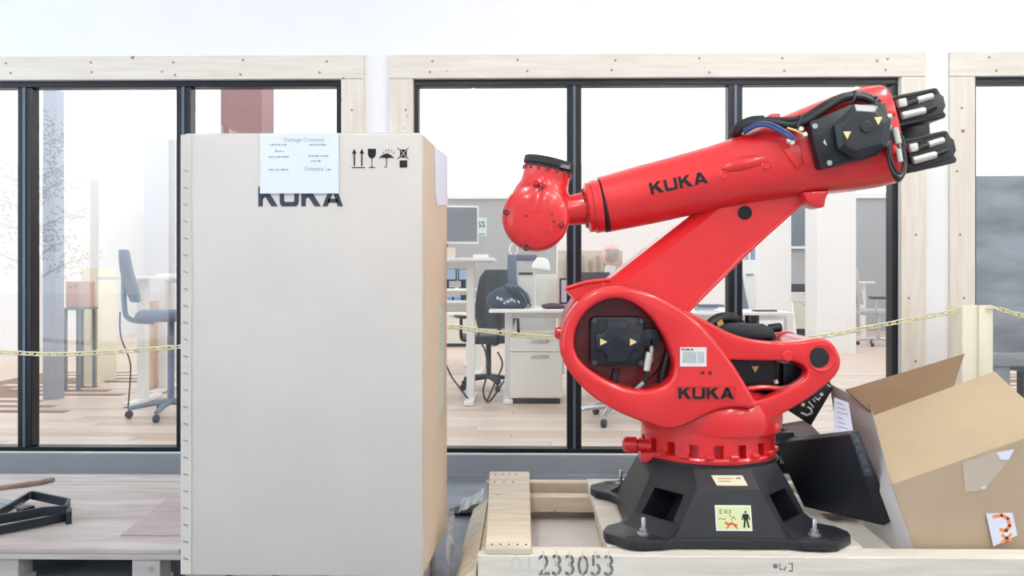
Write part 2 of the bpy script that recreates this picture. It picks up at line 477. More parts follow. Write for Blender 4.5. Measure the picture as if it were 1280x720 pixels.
def window(name, x0, x1, jambs, mullions):
    w = thing(name, loc=((x0 + x1) / 2, YW + 0.05, ZB), kind='structure')
    ya, yb = YW + 0.012, YW + 0.09
    fh = 0.034
    mk('frame_head', bx(x0, x1, ya, yb, ZT - fh, ZT), M_frame, w, smooth=0, bev=0.003, seg=1)
    mk('frame_sill', bx(x0, x1, ya, yb, ZB, ZB + 0.024), M_frame, w, smooth=0, bev=0.003, seg=1)
    edges = []
    for a, b in jambs:
        mk('frame_jamb', bx(a, b, ya, yb, ZB + 0.024, ZT - fh), M_frame, w, smooth=0, bev=0.003, seg=1)
    for a, b in mullions:
        mu = mk('mullion', bx(a, b, ya, yb, ZB + 0.024, ZT - fh), M_frame, w, smooth=0, bev=0.004, seg=1)
        c = (a + b) / 2; wd = (b - a) * 0.09
        mk('mullion_rib', bx(c - wd, c + wd, ya - 0.006, ya + 0.001, ZB + 0.024, ZT - fh), pm('frame_rib_metal', rgb(92, 104, 118), 0.35, metal=0.4), mu, smooth=0)
    cuts = sorted(jambs + mullions)
    for (a0, a1), (b0, b1) in zip(cuts, cuts[1:]):
        mk('pane', bx(a1 - 0.008, b0 + 0.008, YW + 0.046, YW + 0.052, ZB + 0.014, ZT - fh + 0.01), M_glass, w, smooth=0)
    return w
xp = lambda p: XP(p, YW)
window('window_1', W1[0], W1[1], [(W1[0], W1[0] + 0.03), (xp(420), W1[1])], [(xp(-190), xp(-172)), (xp(20), xp(38)), (xp(219), xp(237))])
window('window_2', W2[0], W2[1], [(W2[0], xp(523)), (xp(1116), W2[1])], [(xp(709), xp(727)), (xp(911), xp(929))])
window('window_3', W3[0], W3[1], [(W3[0], xp(1222)), (W3[1] - 0.03, W3[1])], [(xp(1400), xp(1418))])

# ------------------------------------------------------------------ office shell behind the glass
M_sub = pm('office_subfloor', rgb(150, 120, 98), 0.7)
fl = mk('floor_office', bx(OX0, OX1, YW + WT, OY1, -0.1, -0.012), M_sub, kind='structure', smooth=0)
PL = [wood('oak_floor_%d' % i, c, d, rgb(170, 130, 105), (1.2, 12, 12), 3.0, rough=0.38, kscale=2.0, ksize=0.02) for i, (c, d) in enumerate(
      ((rgb(222, 205, 193), rgb(206, 187, 173)), (rgb(210, 190, 176), rgb(194, 172, 158)), (rgb(228, 214, 204), rgb(214, 197, 185))))]
pms = []
for i in range(3):
    b_ = bx(-0.9, 0.9, -0.0675, 0.0675, -0.012, 0.0); me = bpy.data.meshes.new('plank'); b_.to_mesh(me); b_.free(); me.materials.append(PL[i]); pms.append(me)
y = YW + WT + 0.08; row = 0
while y < 9.6:
    x = -4.6 + (row * 0.77) % 1.8
    while x < 4.9:
        inst('plank', pms[(row * 7 + int(x * 3) + random.randint(0, 2)) % 3], fl, (x, y, 0)); x += 1.803
    y += 0.1375; row += 1
PLF = wood('oak_floor_far', rgb(222, 202, 188), rgb(206, 184, 168), rgb(200, 160, 135), (1, 7, 7), 3.0, rough=0.38, kscale=2, ksize=0.01)
bm = bx(OX0, OX1, y - 0.07, OY1, -0.012, 0); box(bm, OX0, -5.5, YW + WT, y - 0.07, -0.012, 0); box(bm, 5.9, OX1, YW + WT, y - 0.07, -0.012, 0)
o = mk('planks', bm, PLF, fl, smooth=0); o['kind'] = 'stuff'
oc_ = mk('ceiling_office', bx(OX0, OX1, YW + WT, OY1, OZ, OZ + 0.1), M_ceil, kind='structure', smooth=0)
bm = bx(OX0, OX1, OY1, OY1 + 0.1, 0, OZ)
mk('wall_office_back', bm, M_greyw, kind='structure', smooth=0)
mk('wall_office_left', bx(OX0 - 0.1, OX0, YW + WT, OY1, 0, OZ), M_wall, kind='structure', smooth=0)
mk('wall_office_right', bx(OX1, OX1 + 0.1, YW + WT, OY1, 0, OZ), M_wall, kind='structure', smooth=0)
mk('trim_office', bx(OX0, OX1, OY1 - 0.06, OY1, OZ - 0.12, OZ), M_white, kind='structure', smooth=0)

# glowing sheets added under the office ceiling to brighten the room
glow = pm('added_ceiling_glow', (0.93, 0.975, 1.0, 1), 0.6, emit=OFFICE_FILL)
nxp, nyp = 8, 6
wx, wy = (OX1 - OX0) / nxp, (OY1 - YW - WT) / nyp
pb_ = bx(-wx / 2 + .003, wx / 2 - .003, -wy / 2 + .003, wy / 2 - .003, -.012, 0); pme = bpy.data.meshes.new('fill_glow_sheet'); pb_.to_mesh(pme); pb_.free(); pme.materials.append(glow)
for i in range(nxp):
    for j in range(nyp): inst('fill_glow_sheet', pme, oc_, (OX0 + wx * (i + .5), YW + WT + wy * (j + .5), OZ))

# hall ceiling tube lamps (their glints show in the glass)
def hall_lamp(x, y, L=1.3):
    r = thing('ceiling_tube_lamp', 'long white tube lamp hanging under the hall ceiling', 'lamp', (x, y, 3.75), group='hall ceiling tube lamps')
    mk('housing', bx(x - 0.1, x + 0.1, y - L / 2, y + L / 2, 3.79, 3.85), M_white, r, bev=0.008)
    for dx in (-0.05, 0.05):
        mk('tube', cyl(B(), (x + dx, y - L / 2 + 0.03, 3.765), (x + dx, y + L / 2 - 0.03, 3.765), 0.022, n=12), pm('tube_glow', (1.0, 0.97, 0.93, 1), 0.5, emit=HALL_LAMP * 4), r)
    for dy in (-L / 3, L / 3):
        mk('hanger', cyl(B(), (x, y + dy, 3.85), (x, y + dy, HZ), 0.006, n=6), M_steel, r)
for x, y in ((2.1, -3.85), (4.7, -2.1), (2.1, -0.6), (4.7, 1.0), (-0.8, -2.0), (-0.8, 1.2), (2.1, 2.4)): hall_lamp(x, y)

# outside: ground and the tree mirrored in the left window
mk('ground_outside', bx(-60, HX0 - 0.16, -50, 30, -0.3, -0.15), pm('paved_ground', rgb(226, 230, 234), 0.8, var=0.06, scale=1), kind='structure', smooth=0)
tx, ty = -8.2, -4.6
tr = thing('garden_tree', 'leafy tree standing outside, mirrored in the left window glass', 'tree', (tx, ty, -0.15))
bark = pm('bark', rgb(84, 74, 68), 0.9, var=0.2, scale=20)
mk('trunk', tube(B(), [(tx, ty, -0.15), (tx + .05, ty, 1.0), (tx - .03, ty + .05, 2.2), (tx + .05, ty, 3.6)], lambda t: 0.10 * (1 - 0.75 * t)), bark, tr)
leaf_pts = []
for i in range(16):
    z = 1.0 + i * 0.17; a = i * 2.4; L = 0.9 * (1 - 0.04 * i)
    e = Vector((tx + math.cos(a) * L, ty + math.sin(a) * L, z + 0.45 * L)); m_ = Vector((tx + math.cos(a) * L * .5, ty + math.sin(a) * L * .5, z + 0.3 * L))
    mk('branch', tube(B(), [(tx, ty, z), m_, e], lambda t: 0.022 * (1 - 0.8 * t), n=6, smooth=3), bark, tr)
    for k in range(90):
        t = random.uniform(0.3, 1.1); c = Vector((tx, ty, z)).lerp(e, t) + Vector((random.gauss(0, .16), random.gauss(0, .16), random.gauss(0.02, .10)))
        leaf_pts.append(c)
bm = B()
for c in leaf_pts:
    R = Euler((random.uniform(-1, 1), random.uniform(-1, 1), random.uniform(0, 6.3))).to_matrix()
    vs = [bm.verts.new(c + R @ Vector(p)) for p in ((-.05, 0, 0), (0, -.02, .006), (.05, 0, 0), (0, .02, .006))]
    bm.faces.new(vs)
o = mk('foliage', bm, pm('leaf_green', rgb(70, 92, 70), 0.6, var=0.2, scale=4), tr, smooth=0); o['kind'] = 'stuff'
# ================================================================== ROBOT
RX, RY, RZ0 = 0.684, 3.20, 0.19
R = thing('industrial_robot', 'red six-axis industrial robot arm on a black cast base bolted to the crate', 'robot', (RX, RY, RZ0))
def rp(x, y, z): return Vector((RX + x, RY + y, z))

# ---- base
bm = B()
quarter = [(.19, -.39), (.235, -.405), (.30, -.415), (.345, -.405), (.415, -.335), (.42, -.29), (.40, -.235), (.355, -.20), (.325, -.14), (.315, 0.0)]
pl_ = quarter + [(x, -y) for x, y in reversed(quarter[:-1])]
pl_ = pl_ + [(-x, y) for x, y in reversed(pl_)]
prism(bm, [rp(x, y, RZ0) for x, y in pl_], (0, 0, 0.034))
base = mk('base_plate', bm, M_black, R, bev=0.006)
bm = B()
lo = [(.20, -.385), (.33, -.21), (.33, .21), (.20, .385), (-.20, .385), (-.33, .21), (-.33, -.21), (-.20, -.385)]
hi = [(.105, -.335), (.245, -.175), (.245, .175), (.105, .335), (-.105, .335), (-.245, .175 ), (-.245, -.175), (-.105, -.335)]
va = [bm.verts.new(rp(x, y, RZ0 + 0.01)) for x, y in lo]; vb = [bm.verts.new(rp(x, y, 0.375)) for x, y in hi]
fs = [bm.faces.new((va[i], va[(i + 1) % 8], vb[(i + 1) % 8], vb[i])) for i in range(8)]
N = 32
ring = [bm.verts.new(rp(0.262 * math.cos(2 * math.pi * k / N), 0.262 * math.sin(2 * math.pi * k / N), 0.428)) for k in range(N)]
ang = [math.atan2(y, x) for x, y in hi]
idx = [round(a / (2 * math.pi) * N) % N for a in ang]
for i in range(8):
    s, e = idx[i], idx[(i + 1) % 8]; arc = [s]
    while arc[-1] != e: arc.append((arc[-1] + 1) % N)
    bm.faces.new([vb[i], vb[(i + 1) % 8]] + [ring[k] for k in reversed(arc)])
bm.faces.new(ring); bm.faces.new(list(reversed(va)))
bmesh.ops.recalc_face_normals(bm, faces=bm.faces[:])
es = [e for e in bm.edges if e.calc_face_angle(0) > 0.3 and all(v not in va for v in e.verts) and not all(v in ring for v in e.verts)]
webs = []
for q in (0, 2, 4, 6):
    A0, A1, C0, C1 = va[q].co.copy(), va[(q + 1) % 8].co.copy(), vb[q].co.copy(), vb[(q + 1) % 8].co.copy()
    nrm = (A1 - A0).cross(C0 - A0).normalized()
    if nrm.dot(A0 - Vector((RX, RY, A0.z))) < 0: nrm = -nrm
    def uv(u, v): return A0.lerp(A1, u).lerp(C0.lerp(C1, u), v)
    H = [bm.verts.new(uv(u, v)) for u, v in ((.16, .36), (.84, .36), (.80, .86), (.20, .86))]
    I = [bm.verts.new(h.co - nrm * .12) for h in H]
    o4 = [va[q], va[(q + 1) % 8], vb[(q + 1) % 8], vb[q]]
    bm.faces.remove(fs[q])
    for k in range(4):
        bm.faces.new((o4[k], o4[(k + 1) % 4], H[(k + 1) % 4], H[k])); bm.faces.new((H[k], H[(k + 1) % 4], I[(k + 1) % 4], I[k]))
    ff = bm.faces.new(I); ff.material_index = 1  # back face coloured near-black for the shade inside the hollow
    hn = Vector((nrm.x, nrm.y, 0)).normalized()
    webs.append([uv(.0, .34), uv(1.0, .34), uv(1.0, .0) + hn * .055, uv(.0, .0) + hn * .055, uv(0, 0), uv(1, 0)])
bmesh.ops.recalc_face_normals(bm, faces=bm.faces[:])
mk('base_housing', bm, [M_black, M_rubber], base, smooth=30)
for P in webs:
    bw = B(); vs = [bw.verts.new(p) for p in P]
    bw.faces.new((vs[0], vs[1], vs[2], vs[3])); bw.faces.new((vs[3], vs[2], vs[5], vs[4])); bw.faces.new((vs[0], vs[3], vs[4])); bw.faces.new((vs[1], vs[5], vs[2])); bw.faces.new((vs[0], vs[4], vs[5], vs[1]))
    bmesh.ops.recalc_face_normals(bw, faces=bw.faces[:]); mk('foot_web', bw, M_black, base, smooth=0)
# flange
mk('flange_ring', lathe(B(), [(0.24, 0), (0.256, 0.003), (0.256, 0.012), (0.24, 0.018)], rp(0, 0, 0.424), n=48), M_black, R)
# anchor bolts
for sx, sy in ((-1, -1), (1, -1), (-1, 1), (1, 1)):
    c = rp(sx * 0.288, sy * 0.345, RZ0 + 0.034)
    bm = B(); lathe(bm, [(0.022, 0), (0.022, 0.006), (0.014, 0.007), (0.014, 0.02), (0.008, 0.021), (0.008, 0.055), (0.006, 0.058)], c, n=12)
    mk('anchor_bolt', bm, M_steel, base)
    for dx, dy in ((0.045, 0.02), (-0.05, -0.035)):
        p = c + Vector((sx * dx, sy * dy, -0.001))
        mk('bolt_hole', cyl(B(), p, p + Vector((0, 0, 0.003)), 0.014, n=14), M_rubber, base)
# labels on the base
fo = rp(-.05, -0.3745, 0.233); ru = Vector((1, 0, 0)); up = Vector((0, 0.05, 0.175)).normalized()
LW, LH = 0.121, 0.083
o0 = rp((891 - 908) * 2.83 / 1050 - .003, -0.3732, 0.246)
wl = mk('warning_label', marks([[(0, 0), (LW, 0), (LW, LH), (0, LH)]], o0, ru, up, 0.0012), M_labelw, base, smooth=0)
m = 0.004
yl = mk('label_print', marks([[(m, m), (LW - m, m), (LW - m, LH - m), (m, LH - m)]], o0, ru, up, 0.0016), pm('lime_label', rgb(205, 214, 160), 0.5), base, smooth=0)
man = [disc2(.101, .061, .0038)] + [[(.094, .036), (.108, .036), (.110, .055), (.092, .055)]] + stroke([(.098, .037), (.094, .012)], .006) + stroke([(.104, .037), (.109, .012)], .006) + stroke([(.093, .053), (.089, .036)], .004) + stroke([(.109, .053), (.114, .036)], .004)
mk('pictogram', marks(man, o0, ru, up, 0.0022), M_ink, base, smooth=0)
red_ = stroke([(.036, .022), (.058, .022), (.070, .018)], .006) + stroke([(.048, .022), (.055, .030)], .004) + stroke([(.060, .02), (.070, .008)], .005) + stroke([(.046, .02), (.036, .009)], .005) + [disc2(.034, .026, .004)]
mk('pictogram', marks(red_, o0, ru, up, 0.0022), pm('orange_red_print', rgb(214, 84, 46), 0.5), base, smooth=0)
scr_ = stroke([(.016, .068), (.016, .056), (.022, .056)], .002) + stroke([(.016, .068), (.022, .068)], .002) + stroke([(.016, .062), (.020, .062)], .002) + stroke([(.030, .067), (.030, .057)], .002) + stroke([(.034, .066), (.040, .066), (.035, .058), (.041, .058)], .002) + stroke([(.045, .066), (.052, .066), (.052, .058), (.045, .058)], .002) + stroke([(.046, .052), (.052, .046)], .002) + stroke([(.010, .036), (.018, .041), (.026, .036), (.034, .040)], .002) + stroke([(.052, .036), (.060, .046), (.066, .036)], .002)
mk('label_text', marks(scr_, o0, ru, up, 0.0022), M_ink, base, smooth=0)
up2 = (rp(0, -.262, .428) - rp(0, -.335, .375)).normalized()
o2 = rp(-.035, -.323, .3845)
mk('type_label', marks([[(0, 0), (.105, 0), (.095, .045), (-.012, .045)]], o2, ru, up2, 0.0015), pm('cream_label', rgb(214, 206, 176), 0.5), base, smooth=0)
mk('label_text', marks(stroke([(.008, .030), (.06, .030)], .003) + stroke([(.008, .018), (.05, .018)], .003) + stroke([(.072, .032), (.086, .032)], .006), o2, ru, up2, 0.002), pm('faded_ink', rgb(120, 112, 96), 0.6), base, smooth=0)

# ---- toothed red collar and rotating column
bm = B()
n = 144
def ringpts(r, z): return [rp(r * math.cos(2 * math.pi * (k + .5) / n - math.pi / 2), r * math.sin(2 * math.pi * (k + .5) / n - math.pi / 2), z) for k in range(n)]
z0, z1, z2 = 0.445, 0.505, 0.538
outer0, outer1, outer2 = ringpts(.247, z0), ringpts(.247, z1), ringpts(.247, z2)
inner0, inner1 = ringpts(.212, z0), ringpts(.212, z1)
vo0 = [bm.verts.new(p) for p in outer0]; vo1 = [bm.verts.new(p) for p in outer1]; vo2 = [bm.verts.new(p) for p in outer2]
vi0 = [bm.verts.new(p) for p in inner0]; vi1 = [bm.verts.new(p) for p in inner1]
for k in range(n):
    j = (k + 1) % n; slot = (k % 8 >= 5)
    bm.faces.new((vo1[k], vo1[j], vo2[j], vo2[k]))
    if slot:
        bm.faces.new((vi0[k], vi0[j], vi1[j], vi1[k])); bm.faces.new((vi1[k], vi1[j], vo1[j], vo1[k]))
        if k % 8 == 5: bm.faces.new((vi0[k], vi1[k], vo1[k], vo0[k]))
        if k % 8 == 7: bm.faces.new((vi0[j], vo0[j], vo1[j], vi1[j]))
    else:
        bm.faces.new((vo0[k], vo0[j], vo1[j], vo1[k])); bm.faces.new((vi0[k], vi0[j], vo0[j], vo0[k]))
bmesh.ops.recalc_face_normals(bm, faces=bm.faces[:])
collar = mk('toothed_collar', bm, M_red, R)
lug = B(); box(lug, -.016, .016, -.012, .004, -.008, .008); bmesh.ops.bevel(lug, geom=lug.edges[:], offset=.003, segments=1, affect='EDGES'); lm = bpy.data.meshes.new('lug'); lug.to_mesh(lm); lug.free(); lm.materials.append(M_red)
for k in range(18):
    a = 2 * math.pi * (k + .5) / 18 - math.pi / 2 
    inst('lug', lm, collar, rp(.247 * math.cos(a), .247 * math.sin(a), .463), (0, 0, a + math.pi / 2))
mk('collar_skirt', lathe(B(), [(.216, 0), (.250, .001), (.252, .012), (.247, .02)], rp(0, 0, .437), n=48), M_red, collar)
col = mk('rotating_column', lathe(B(), [(.247, 0), (.249, .03), (.248, .07), (.238, .105), (.205, .135), (.15, .155)], rp(0, 0, .538), n=56), M_red, R)
# flat boss with the cast arrow mark
oM = rp(.02, -.2488, .548)
sh = [stroke([(0, .012), (.022, .024), (.022, 0), (0, .012)], .0022), stroke([(.100, .012), (.078, .024), (.078, 0), (.100, .012)], .0022), stroke([(.032, .024), (.032, .002), (.044, .002)], .0022), stroke([(.050, .014), (.056, .022), (.062, .014), (.056, .004), (.050, .014)], .002), stroke([(.068, .002), (.068, .022)], .002)]
def projcol(p):
    dx = p.x - RX; return Vector((p.x, RY - math.sqrt(max(1e-4, .2500 ** 2 - dx * dx)), p.z))
mk('cast_mark', marks(sum(sh, []), rp(-.03, -.25, .552), (1, 0, 0), (0, 0, 1), .0015, projcol), M_red, col, smooth=0)
# stop ledge on the right flank of the column
mk('stop_ledge', bx(RX + .13, RX + .222, 3.02, 3.2, .536, .572), M_red, col, bev=.008)
# bumper stop on the left
p0 = W(803, 557, 3.12); p1 = W(781, 556, 3.12)
bm = B(); lathe(bm, [(.022, 0), (.022, .05), (.030, .055), (.031, .085), (.026, .098), (.014, .104)], p0 + Vector((.03, 0, 0)), p1 - p0, n=20)
mk('bumper_stop', bm, M_red, R)
mk('stop_bracket', bx(p0.x - .01, p0.x + .09, 3.08, 3.17, p0.z - .055, p0.z - .018), M_red, R, bev=.006)

# ---- turret: near cheek with the big opening
YC = 2.935
cheek_o = [(700, 428), (706, 402), (722, 378), (745, 363), (772, 358), (800, 362), (828, 373), (858, 390), (884, 414), (912, 448), (932, 479), (943, 498), (946, 507), (940, 512), (922, 510), (896, 514), (870, 526), (850, 535), (832, 537), (806, 529), (770, 514), (738, 494), (714, 468), (703, 448)]
hole_o = [(718, 431), (722, 407), (737, 386), (762, 374), (788, 377), (811, 393), (830, 420), (842, 450), (841, 470), (827, 484), (800, 488), (770, 481), (741, 465), (724, 449)]
bm = prism(B(), outl(cheek_o, YC, 5), (0, .13, 0), outl(hole_o, YC, 5))
cheek = mk('turret_cheek', bm, M_red, R, bev=.016, seg=3, bang=40)
# domed blend between cheek and column
bm = B(); lathe(bm, [(.249, 0), (.254, .03), (.253, .075), (.242, .105), (.215, .128), (.17, .142), (.1, .15)], rp(.02, -.004, .535), n=48)
mk('column_dome', bm, M_red, col)
# recess rear wall, gear ring with bolts, motor
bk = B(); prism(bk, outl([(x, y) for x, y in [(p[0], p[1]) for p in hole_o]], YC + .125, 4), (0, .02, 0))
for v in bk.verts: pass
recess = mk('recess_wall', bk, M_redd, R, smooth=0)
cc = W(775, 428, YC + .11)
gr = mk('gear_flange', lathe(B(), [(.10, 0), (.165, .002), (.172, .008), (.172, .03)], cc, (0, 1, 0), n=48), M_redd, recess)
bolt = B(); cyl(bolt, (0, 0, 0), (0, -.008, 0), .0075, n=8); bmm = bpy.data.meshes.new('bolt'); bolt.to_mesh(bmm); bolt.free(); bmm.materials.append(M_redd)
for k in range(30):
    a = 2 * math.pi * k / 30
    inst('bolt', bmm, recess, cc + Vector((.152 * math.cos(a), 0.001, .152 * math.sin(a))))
def chamf(x0, x1, z0, z1, c):
    return [(x0 + c, z0), (x1 - c, z0), (x1 - c, z0 + c * .55), (x1 - c * .55, z0 + c), (x1, z0 + c), (x1, z1 - c), (x1 - c * .55, z1 - c), (x1 - c, z1 - c * .55), (x1 - c, z1), (x0 + c, z1), (x0 + c, z1 - c * .55), (x0 + c * .55, z1 - c), (x0, z1 - c), (x0, z0 + c), (x0 + c * .55, z0 + c), (x0 + c, z0 + c * .55)]
def motor_front(name, parent, cx, cz, y, hw, hh, depth, rot=0.0, c=.03):
    """square servo motor facing the viewer: body, raised crossed cover, screws, two warning triangles"""
    Mx = Matrix.Translation((cx, y, cz)) @ Matrix.Rotation(rot, 4, 'Y')
    pts = [Mx @ Vector((x, .018, z)) for x, z in ((-hw + .012, -hh), (hw - .012, -hh), (hw, -hh + .012), (hw, hh - .012), (hw - .012, hh), (-hw + .012, hh), (-hw, hh - .012), (-hw, -hh + .012))]
    mo = mk(name, prism(B(), pts, Mx.to_3x3() @ Vector((0, depth, 0))), M_motor, parent, bev=.005)
    cov = chamf(-hw * .82, hw * .82, -hh * .82, hh * .82, c)
    mk('motor_cover', prism(B(), [Mx @ Vector((x, 0, z)) for x, z in cov], Mx.to_3x3() @ Vector((0, .020, 0))), pm('motor_cover_black', rgb(25, 31, 40), .36), mo, bev=.005)
    mk('cover_boss', cyl(B(), Mx @ Vector((0, -.004, 0)), Mx @ Vector((0, .004, 0)), .018, n=20), M_motor, mo)
    for sx in (-1, 1):
        for sz in (-1, 1):
            p = Mx @ Vector((sx * (hw - .014), .004, sz * (hh - .014))); q = Mx @ Vector((sx * (hw - .014), .014, sz * (hh - .014)))
            mk('screw', cyl(B(), p, q, .009, n=10), pm('dark_screw', rgb(70, 76, 86), .35, metal=.5), mo)
    return mo, Mx
ma, mb = W(738, 396, YC + .05), W(806, 458, YC + .05)
mcx, mcz, mhw, mhh = (ma.x + mb.x) / 2, (ma.z + mb.z) / 2, (mb.x - ma.x) / 2, (ma.z - mb.z) / 2
mo2, Mx = motor_front('axis_motor', R, mcx, mcz, YC + .035, mhw, mhh, .09, 0, .042)
for dx in (-.055, .050):
    mk('warning_triangle', marks([[(0, -.013), (.025, 0), (0, .013)]], (mcx + dx - .008, YC + .034, mcz), (1, 0, 0), (0, 0, 1), .001), M_yel, mo2, smooth=0)
# plug and cable of that motor
bm = B(); box(bm, mcx + mhw - .004, mcx + mhw + .05, YC + .05, YC + .11, mcz - .02, mcz + .045)
mk('plug_socket', bm, M_motor, mo2, bev=.004)
pA = W(815, 428, YC + .05); pB = W(811, 462, YC + .05)
mk('plug', cyl(B(), W(812, 440, YC + .04), W(808, 464, YC + .04), .0125, n=14, ch=.003), M_conn, mo2)
mk('plug_clip', bx(W(812, 0, YC + .06).x, W(816, 0, YC + .06).x, YC + .05, YC + .08, ZP(452, YC + .05), ZP(424, YC + .05)), M_conn, mo2, bev=.002)
mk('motor_cable', tube(B(), [W(808, 462, YC + .04), W(807, 474, YC + .045), W(799, 483, YC + .05), W(790, 492, YC + .07)], .011, n=10), M_rubber, mo2)
mk('cable_sheath', tube(B(), [W(804.5, 478, YC + .036), W(798, 484, YC + .04), W(793, 489, YC + .05)], .0075, n=8), pm('grey_cable', rgb(150, 154, 160), .4), mo2)
mk('hose', tube(B(), [W(836, 440, YC + .10), W(830, 462, YC + .09), W(826, 486, YC + .10)], .014, n=8), M_rubber, mo2)
mk('hose', tube(B(), [W(770, 462, YC + .10), W(768, 476, YC + .09), W(766, 490, YC + .1)], .012, n=8), M_rubber, mo2)
# raised logo plate, type plate and plugs on the cheek
pol, wd = word('KUKA')
a_, b_ = W(848, 498.5, YC), W(917, 498.5, YC); sc = (b_.x - a_.x) / wd; hz = W(848, 484.5, YC).z - a_.z
pol2 = [[(x * sc, y * hz) for x, y in p] for p in pol]
mk('lettering', marks(pol2, a_, (1, 0, 0), (0, 0, 1), .003), M_ink, cheek, smooth=0)
fr = [(-.006, -.006), (b_.x - a_.x + .006, -.006), (b_.x - a_.x + .006, hz + .006), (-.006, hz + .006), (-.006, -.006)]
mk('lettering_frame', marks(stroke(fr, .002), a_, (1, 0, 0), (0, 0, 1), .003), M_red, cheek, smooth=0)
t0 = W(850, 458, YC); tw = W(883, 458, YC).x - t0.x; th = W(850, 434, YC).z - t0.z
tp = mk('type_plate', marks([[(0, 0), (tw, 0), (tw, th), (0, th)]], t0, (1, 0, 0), (0, 0, 1), .0015), M_labelw, cheek, smooth=0)
mk('plate_print', marks([[(.008, .012), (tw * .62, .012), (tw * .62, th - .016), (.008, th - .016)], [(tw * .66, .012), (tw - .008, .012), (tw - .008, th - .016), (tw * .66, th - .016)]], t0, (1, 0, 0), (0, 0, 1), .002), pm('grey_plate_print', rgb(180, 188, 188), .5, var=.1, scale=90), cheek, smooth=0)
pol3 = [[(.004 + x * .0076, th - .0115 + y * .0075) for x, y in p] for p in pol]
mk('plate_lettering', marks(pol3, t0, (1, 0, 0), (0, 0, 1), .0025), M_ink, cheek, smooth=0)
for px, mm, r in ((878, M_rubber, .005), (887.5, M_redd, .007)):
    p = W(px, 466, YC); mk('plug_screw', cyl(B(), p + Vector((0, -.003, 0)), p + Vector((0, .004, 0)), r, n=12), mm, cheek)

# ---- turret core behind the cheek
core = [(806, 536, 'c'), (806, 505, 'c'), (850, 480), (910, 490), (950, 500), (968, 520, 'c'), (966, 540, 'c')]
mk('turret_core', prism(B(), outl(core, YC + .09, 4), (0, .42, 0)), M_red, R, bev=.012)

# ---- tail bracket: two cheeks joined at the end boss
YT = 2.985
tail_o = [(852, 384, 'c'), (885, 402), (920, 419), (960, 427), (1000, 427), (1026, 423), (1042, 430), (1051, 448), (1049, 463), (1038, 477), (1010, 499), (980, 517), (958, 529, 'c'), (940, 534, 'c'), (905, 470, 'c')]
hole_t = [(912, 450, 'c'), (955, 451), (992, 452), (1007, 459), (1008, 471), (988, 485), (960, 497), (943, 501, 'c')]
for k, (yy, tk) in enumerate(((YT, .07), (3.36, .06))):
    oo = [Vector((p.x, yy, p.z)) for p in outl(tail_o, YT, 5)]; hh = [Vector((p.x, yy, p.z)) for p in outl(hole_t, YT, 5)]
    t_ = mk('tail_bracket', prism(B(), oo, (0, tk, 0), hh), M_red, R, bev=.010, seg=3, bang=40)
    if k == 0: tail = t_
pe = W(1027, 447, YT)
mk('end_boss', cyl(B(), pe + Vector((0, .05, 0)), pe + Vector((0, .40, 0)), .062, n=32), M_red, R)
low = [W(x, y, YT + .06) for x, y in ((1030, 472), (1004, 492), (976, 508), (955, 519), (955, 525), (978, 513), (1006, 497), (1033, 477))]
mk('bracket_floor', prism(B(), low, (0, .33, 0)), M_red, R)
mk('bore_rim', lathe(B(), [(.036, 0), (.047, -.004), (.050, .0), (.050, .006)], pe + Vector((0, -.001, 0)), (0, 1, 0), n=32), M_red, tail)
pq = W(1023, 447, YT); mk('bore_shade_disc', cyl(B(), pq + Vector((0, -.004, 0)), pq + Vector((0, .003, 0)), .036, n=28), pm('bore_shade', rgb(24, 25, 28), .7), tail)  # dark disc laid on for the shaded inside of the boss hole
pb = W(984, 445, YT); mk('boss', cyl(B(), pb + Vector((0, -.012, 0)), pb + Vector((0, .01, 0)), .019, n=20, ch=.004), M_red, tail)

# ---- axis-one motor standing between the tail brackets
ym = 3.09
bm = bx(XP(905, ym), XP(972, ym), ym, ym + .19, ZP(512, ym), ZP(424, ym)); am = mk('column_motor', bm, M_motor, R, bev=.01)
mk('motor_lid', prism(B(), lin_outl([(888, 424), (893, 411), (910, 404), (955, 405), (967, 412), (972, 424)], ym - .02), (0, .22, 0)), M_motor, am, bev=.006)
mk('lid_knob', cyl(B(), W(940, 405, ym + .06), W(940, 394, ym + .06), .026, n=16), M_motor, am)
mk('cable_gland', cyl(B(), W(960, 411, ym + .03), W(977, 409, ym + .03), .017, n=14, ch=.005), M_rubber, am)
mk('supply_hose', tube(B(), [W(882, 416, ym + .02), W(889, 405, ym + .02), W(900, 398, ym + .04), W(915, 398, ym + .06), W(925, 406, ym + .08)], .021, n=12), M_rubber, am)
ht = W(901, 403, ym - .003); mk('hose_tag', marks([[(-.008, -.022), (.012, -.010), (.004, .012), (-.014, 0)]], ht, (1, 0, 0), (0, 0, 1), .003), pm('ochre_tag', rgb(196, 160, 78), .5), am, smooth=0)
tq = W(944, 462, ym); mk('warning_triangle', marks([[(-.013, .012), (.013, .012), (0, -.012)]], tq, (1, 0, 0), (0, 0, 1), .001), M_yel, am, smooth=0)
mk('bracket_bar', tube(B(), [W(934, 486, 3.06), W(955, 484, 3.06), W(975, 486, 3.06), W(985, 484, 3.06)], .010, n=8), M_red, R)
mk('valve', cyl(B(), W(969, 475, 3.05), W(971, 479, 3.05), .008, n=10), M_conn, am)
mk('junction_block', bx(XP(976, 3.15), XP(1002, 3.15), 3.12, 3.3, ZP(495, 3.15), ZP(452, 3.15)), M_motor, R, bev=.008)

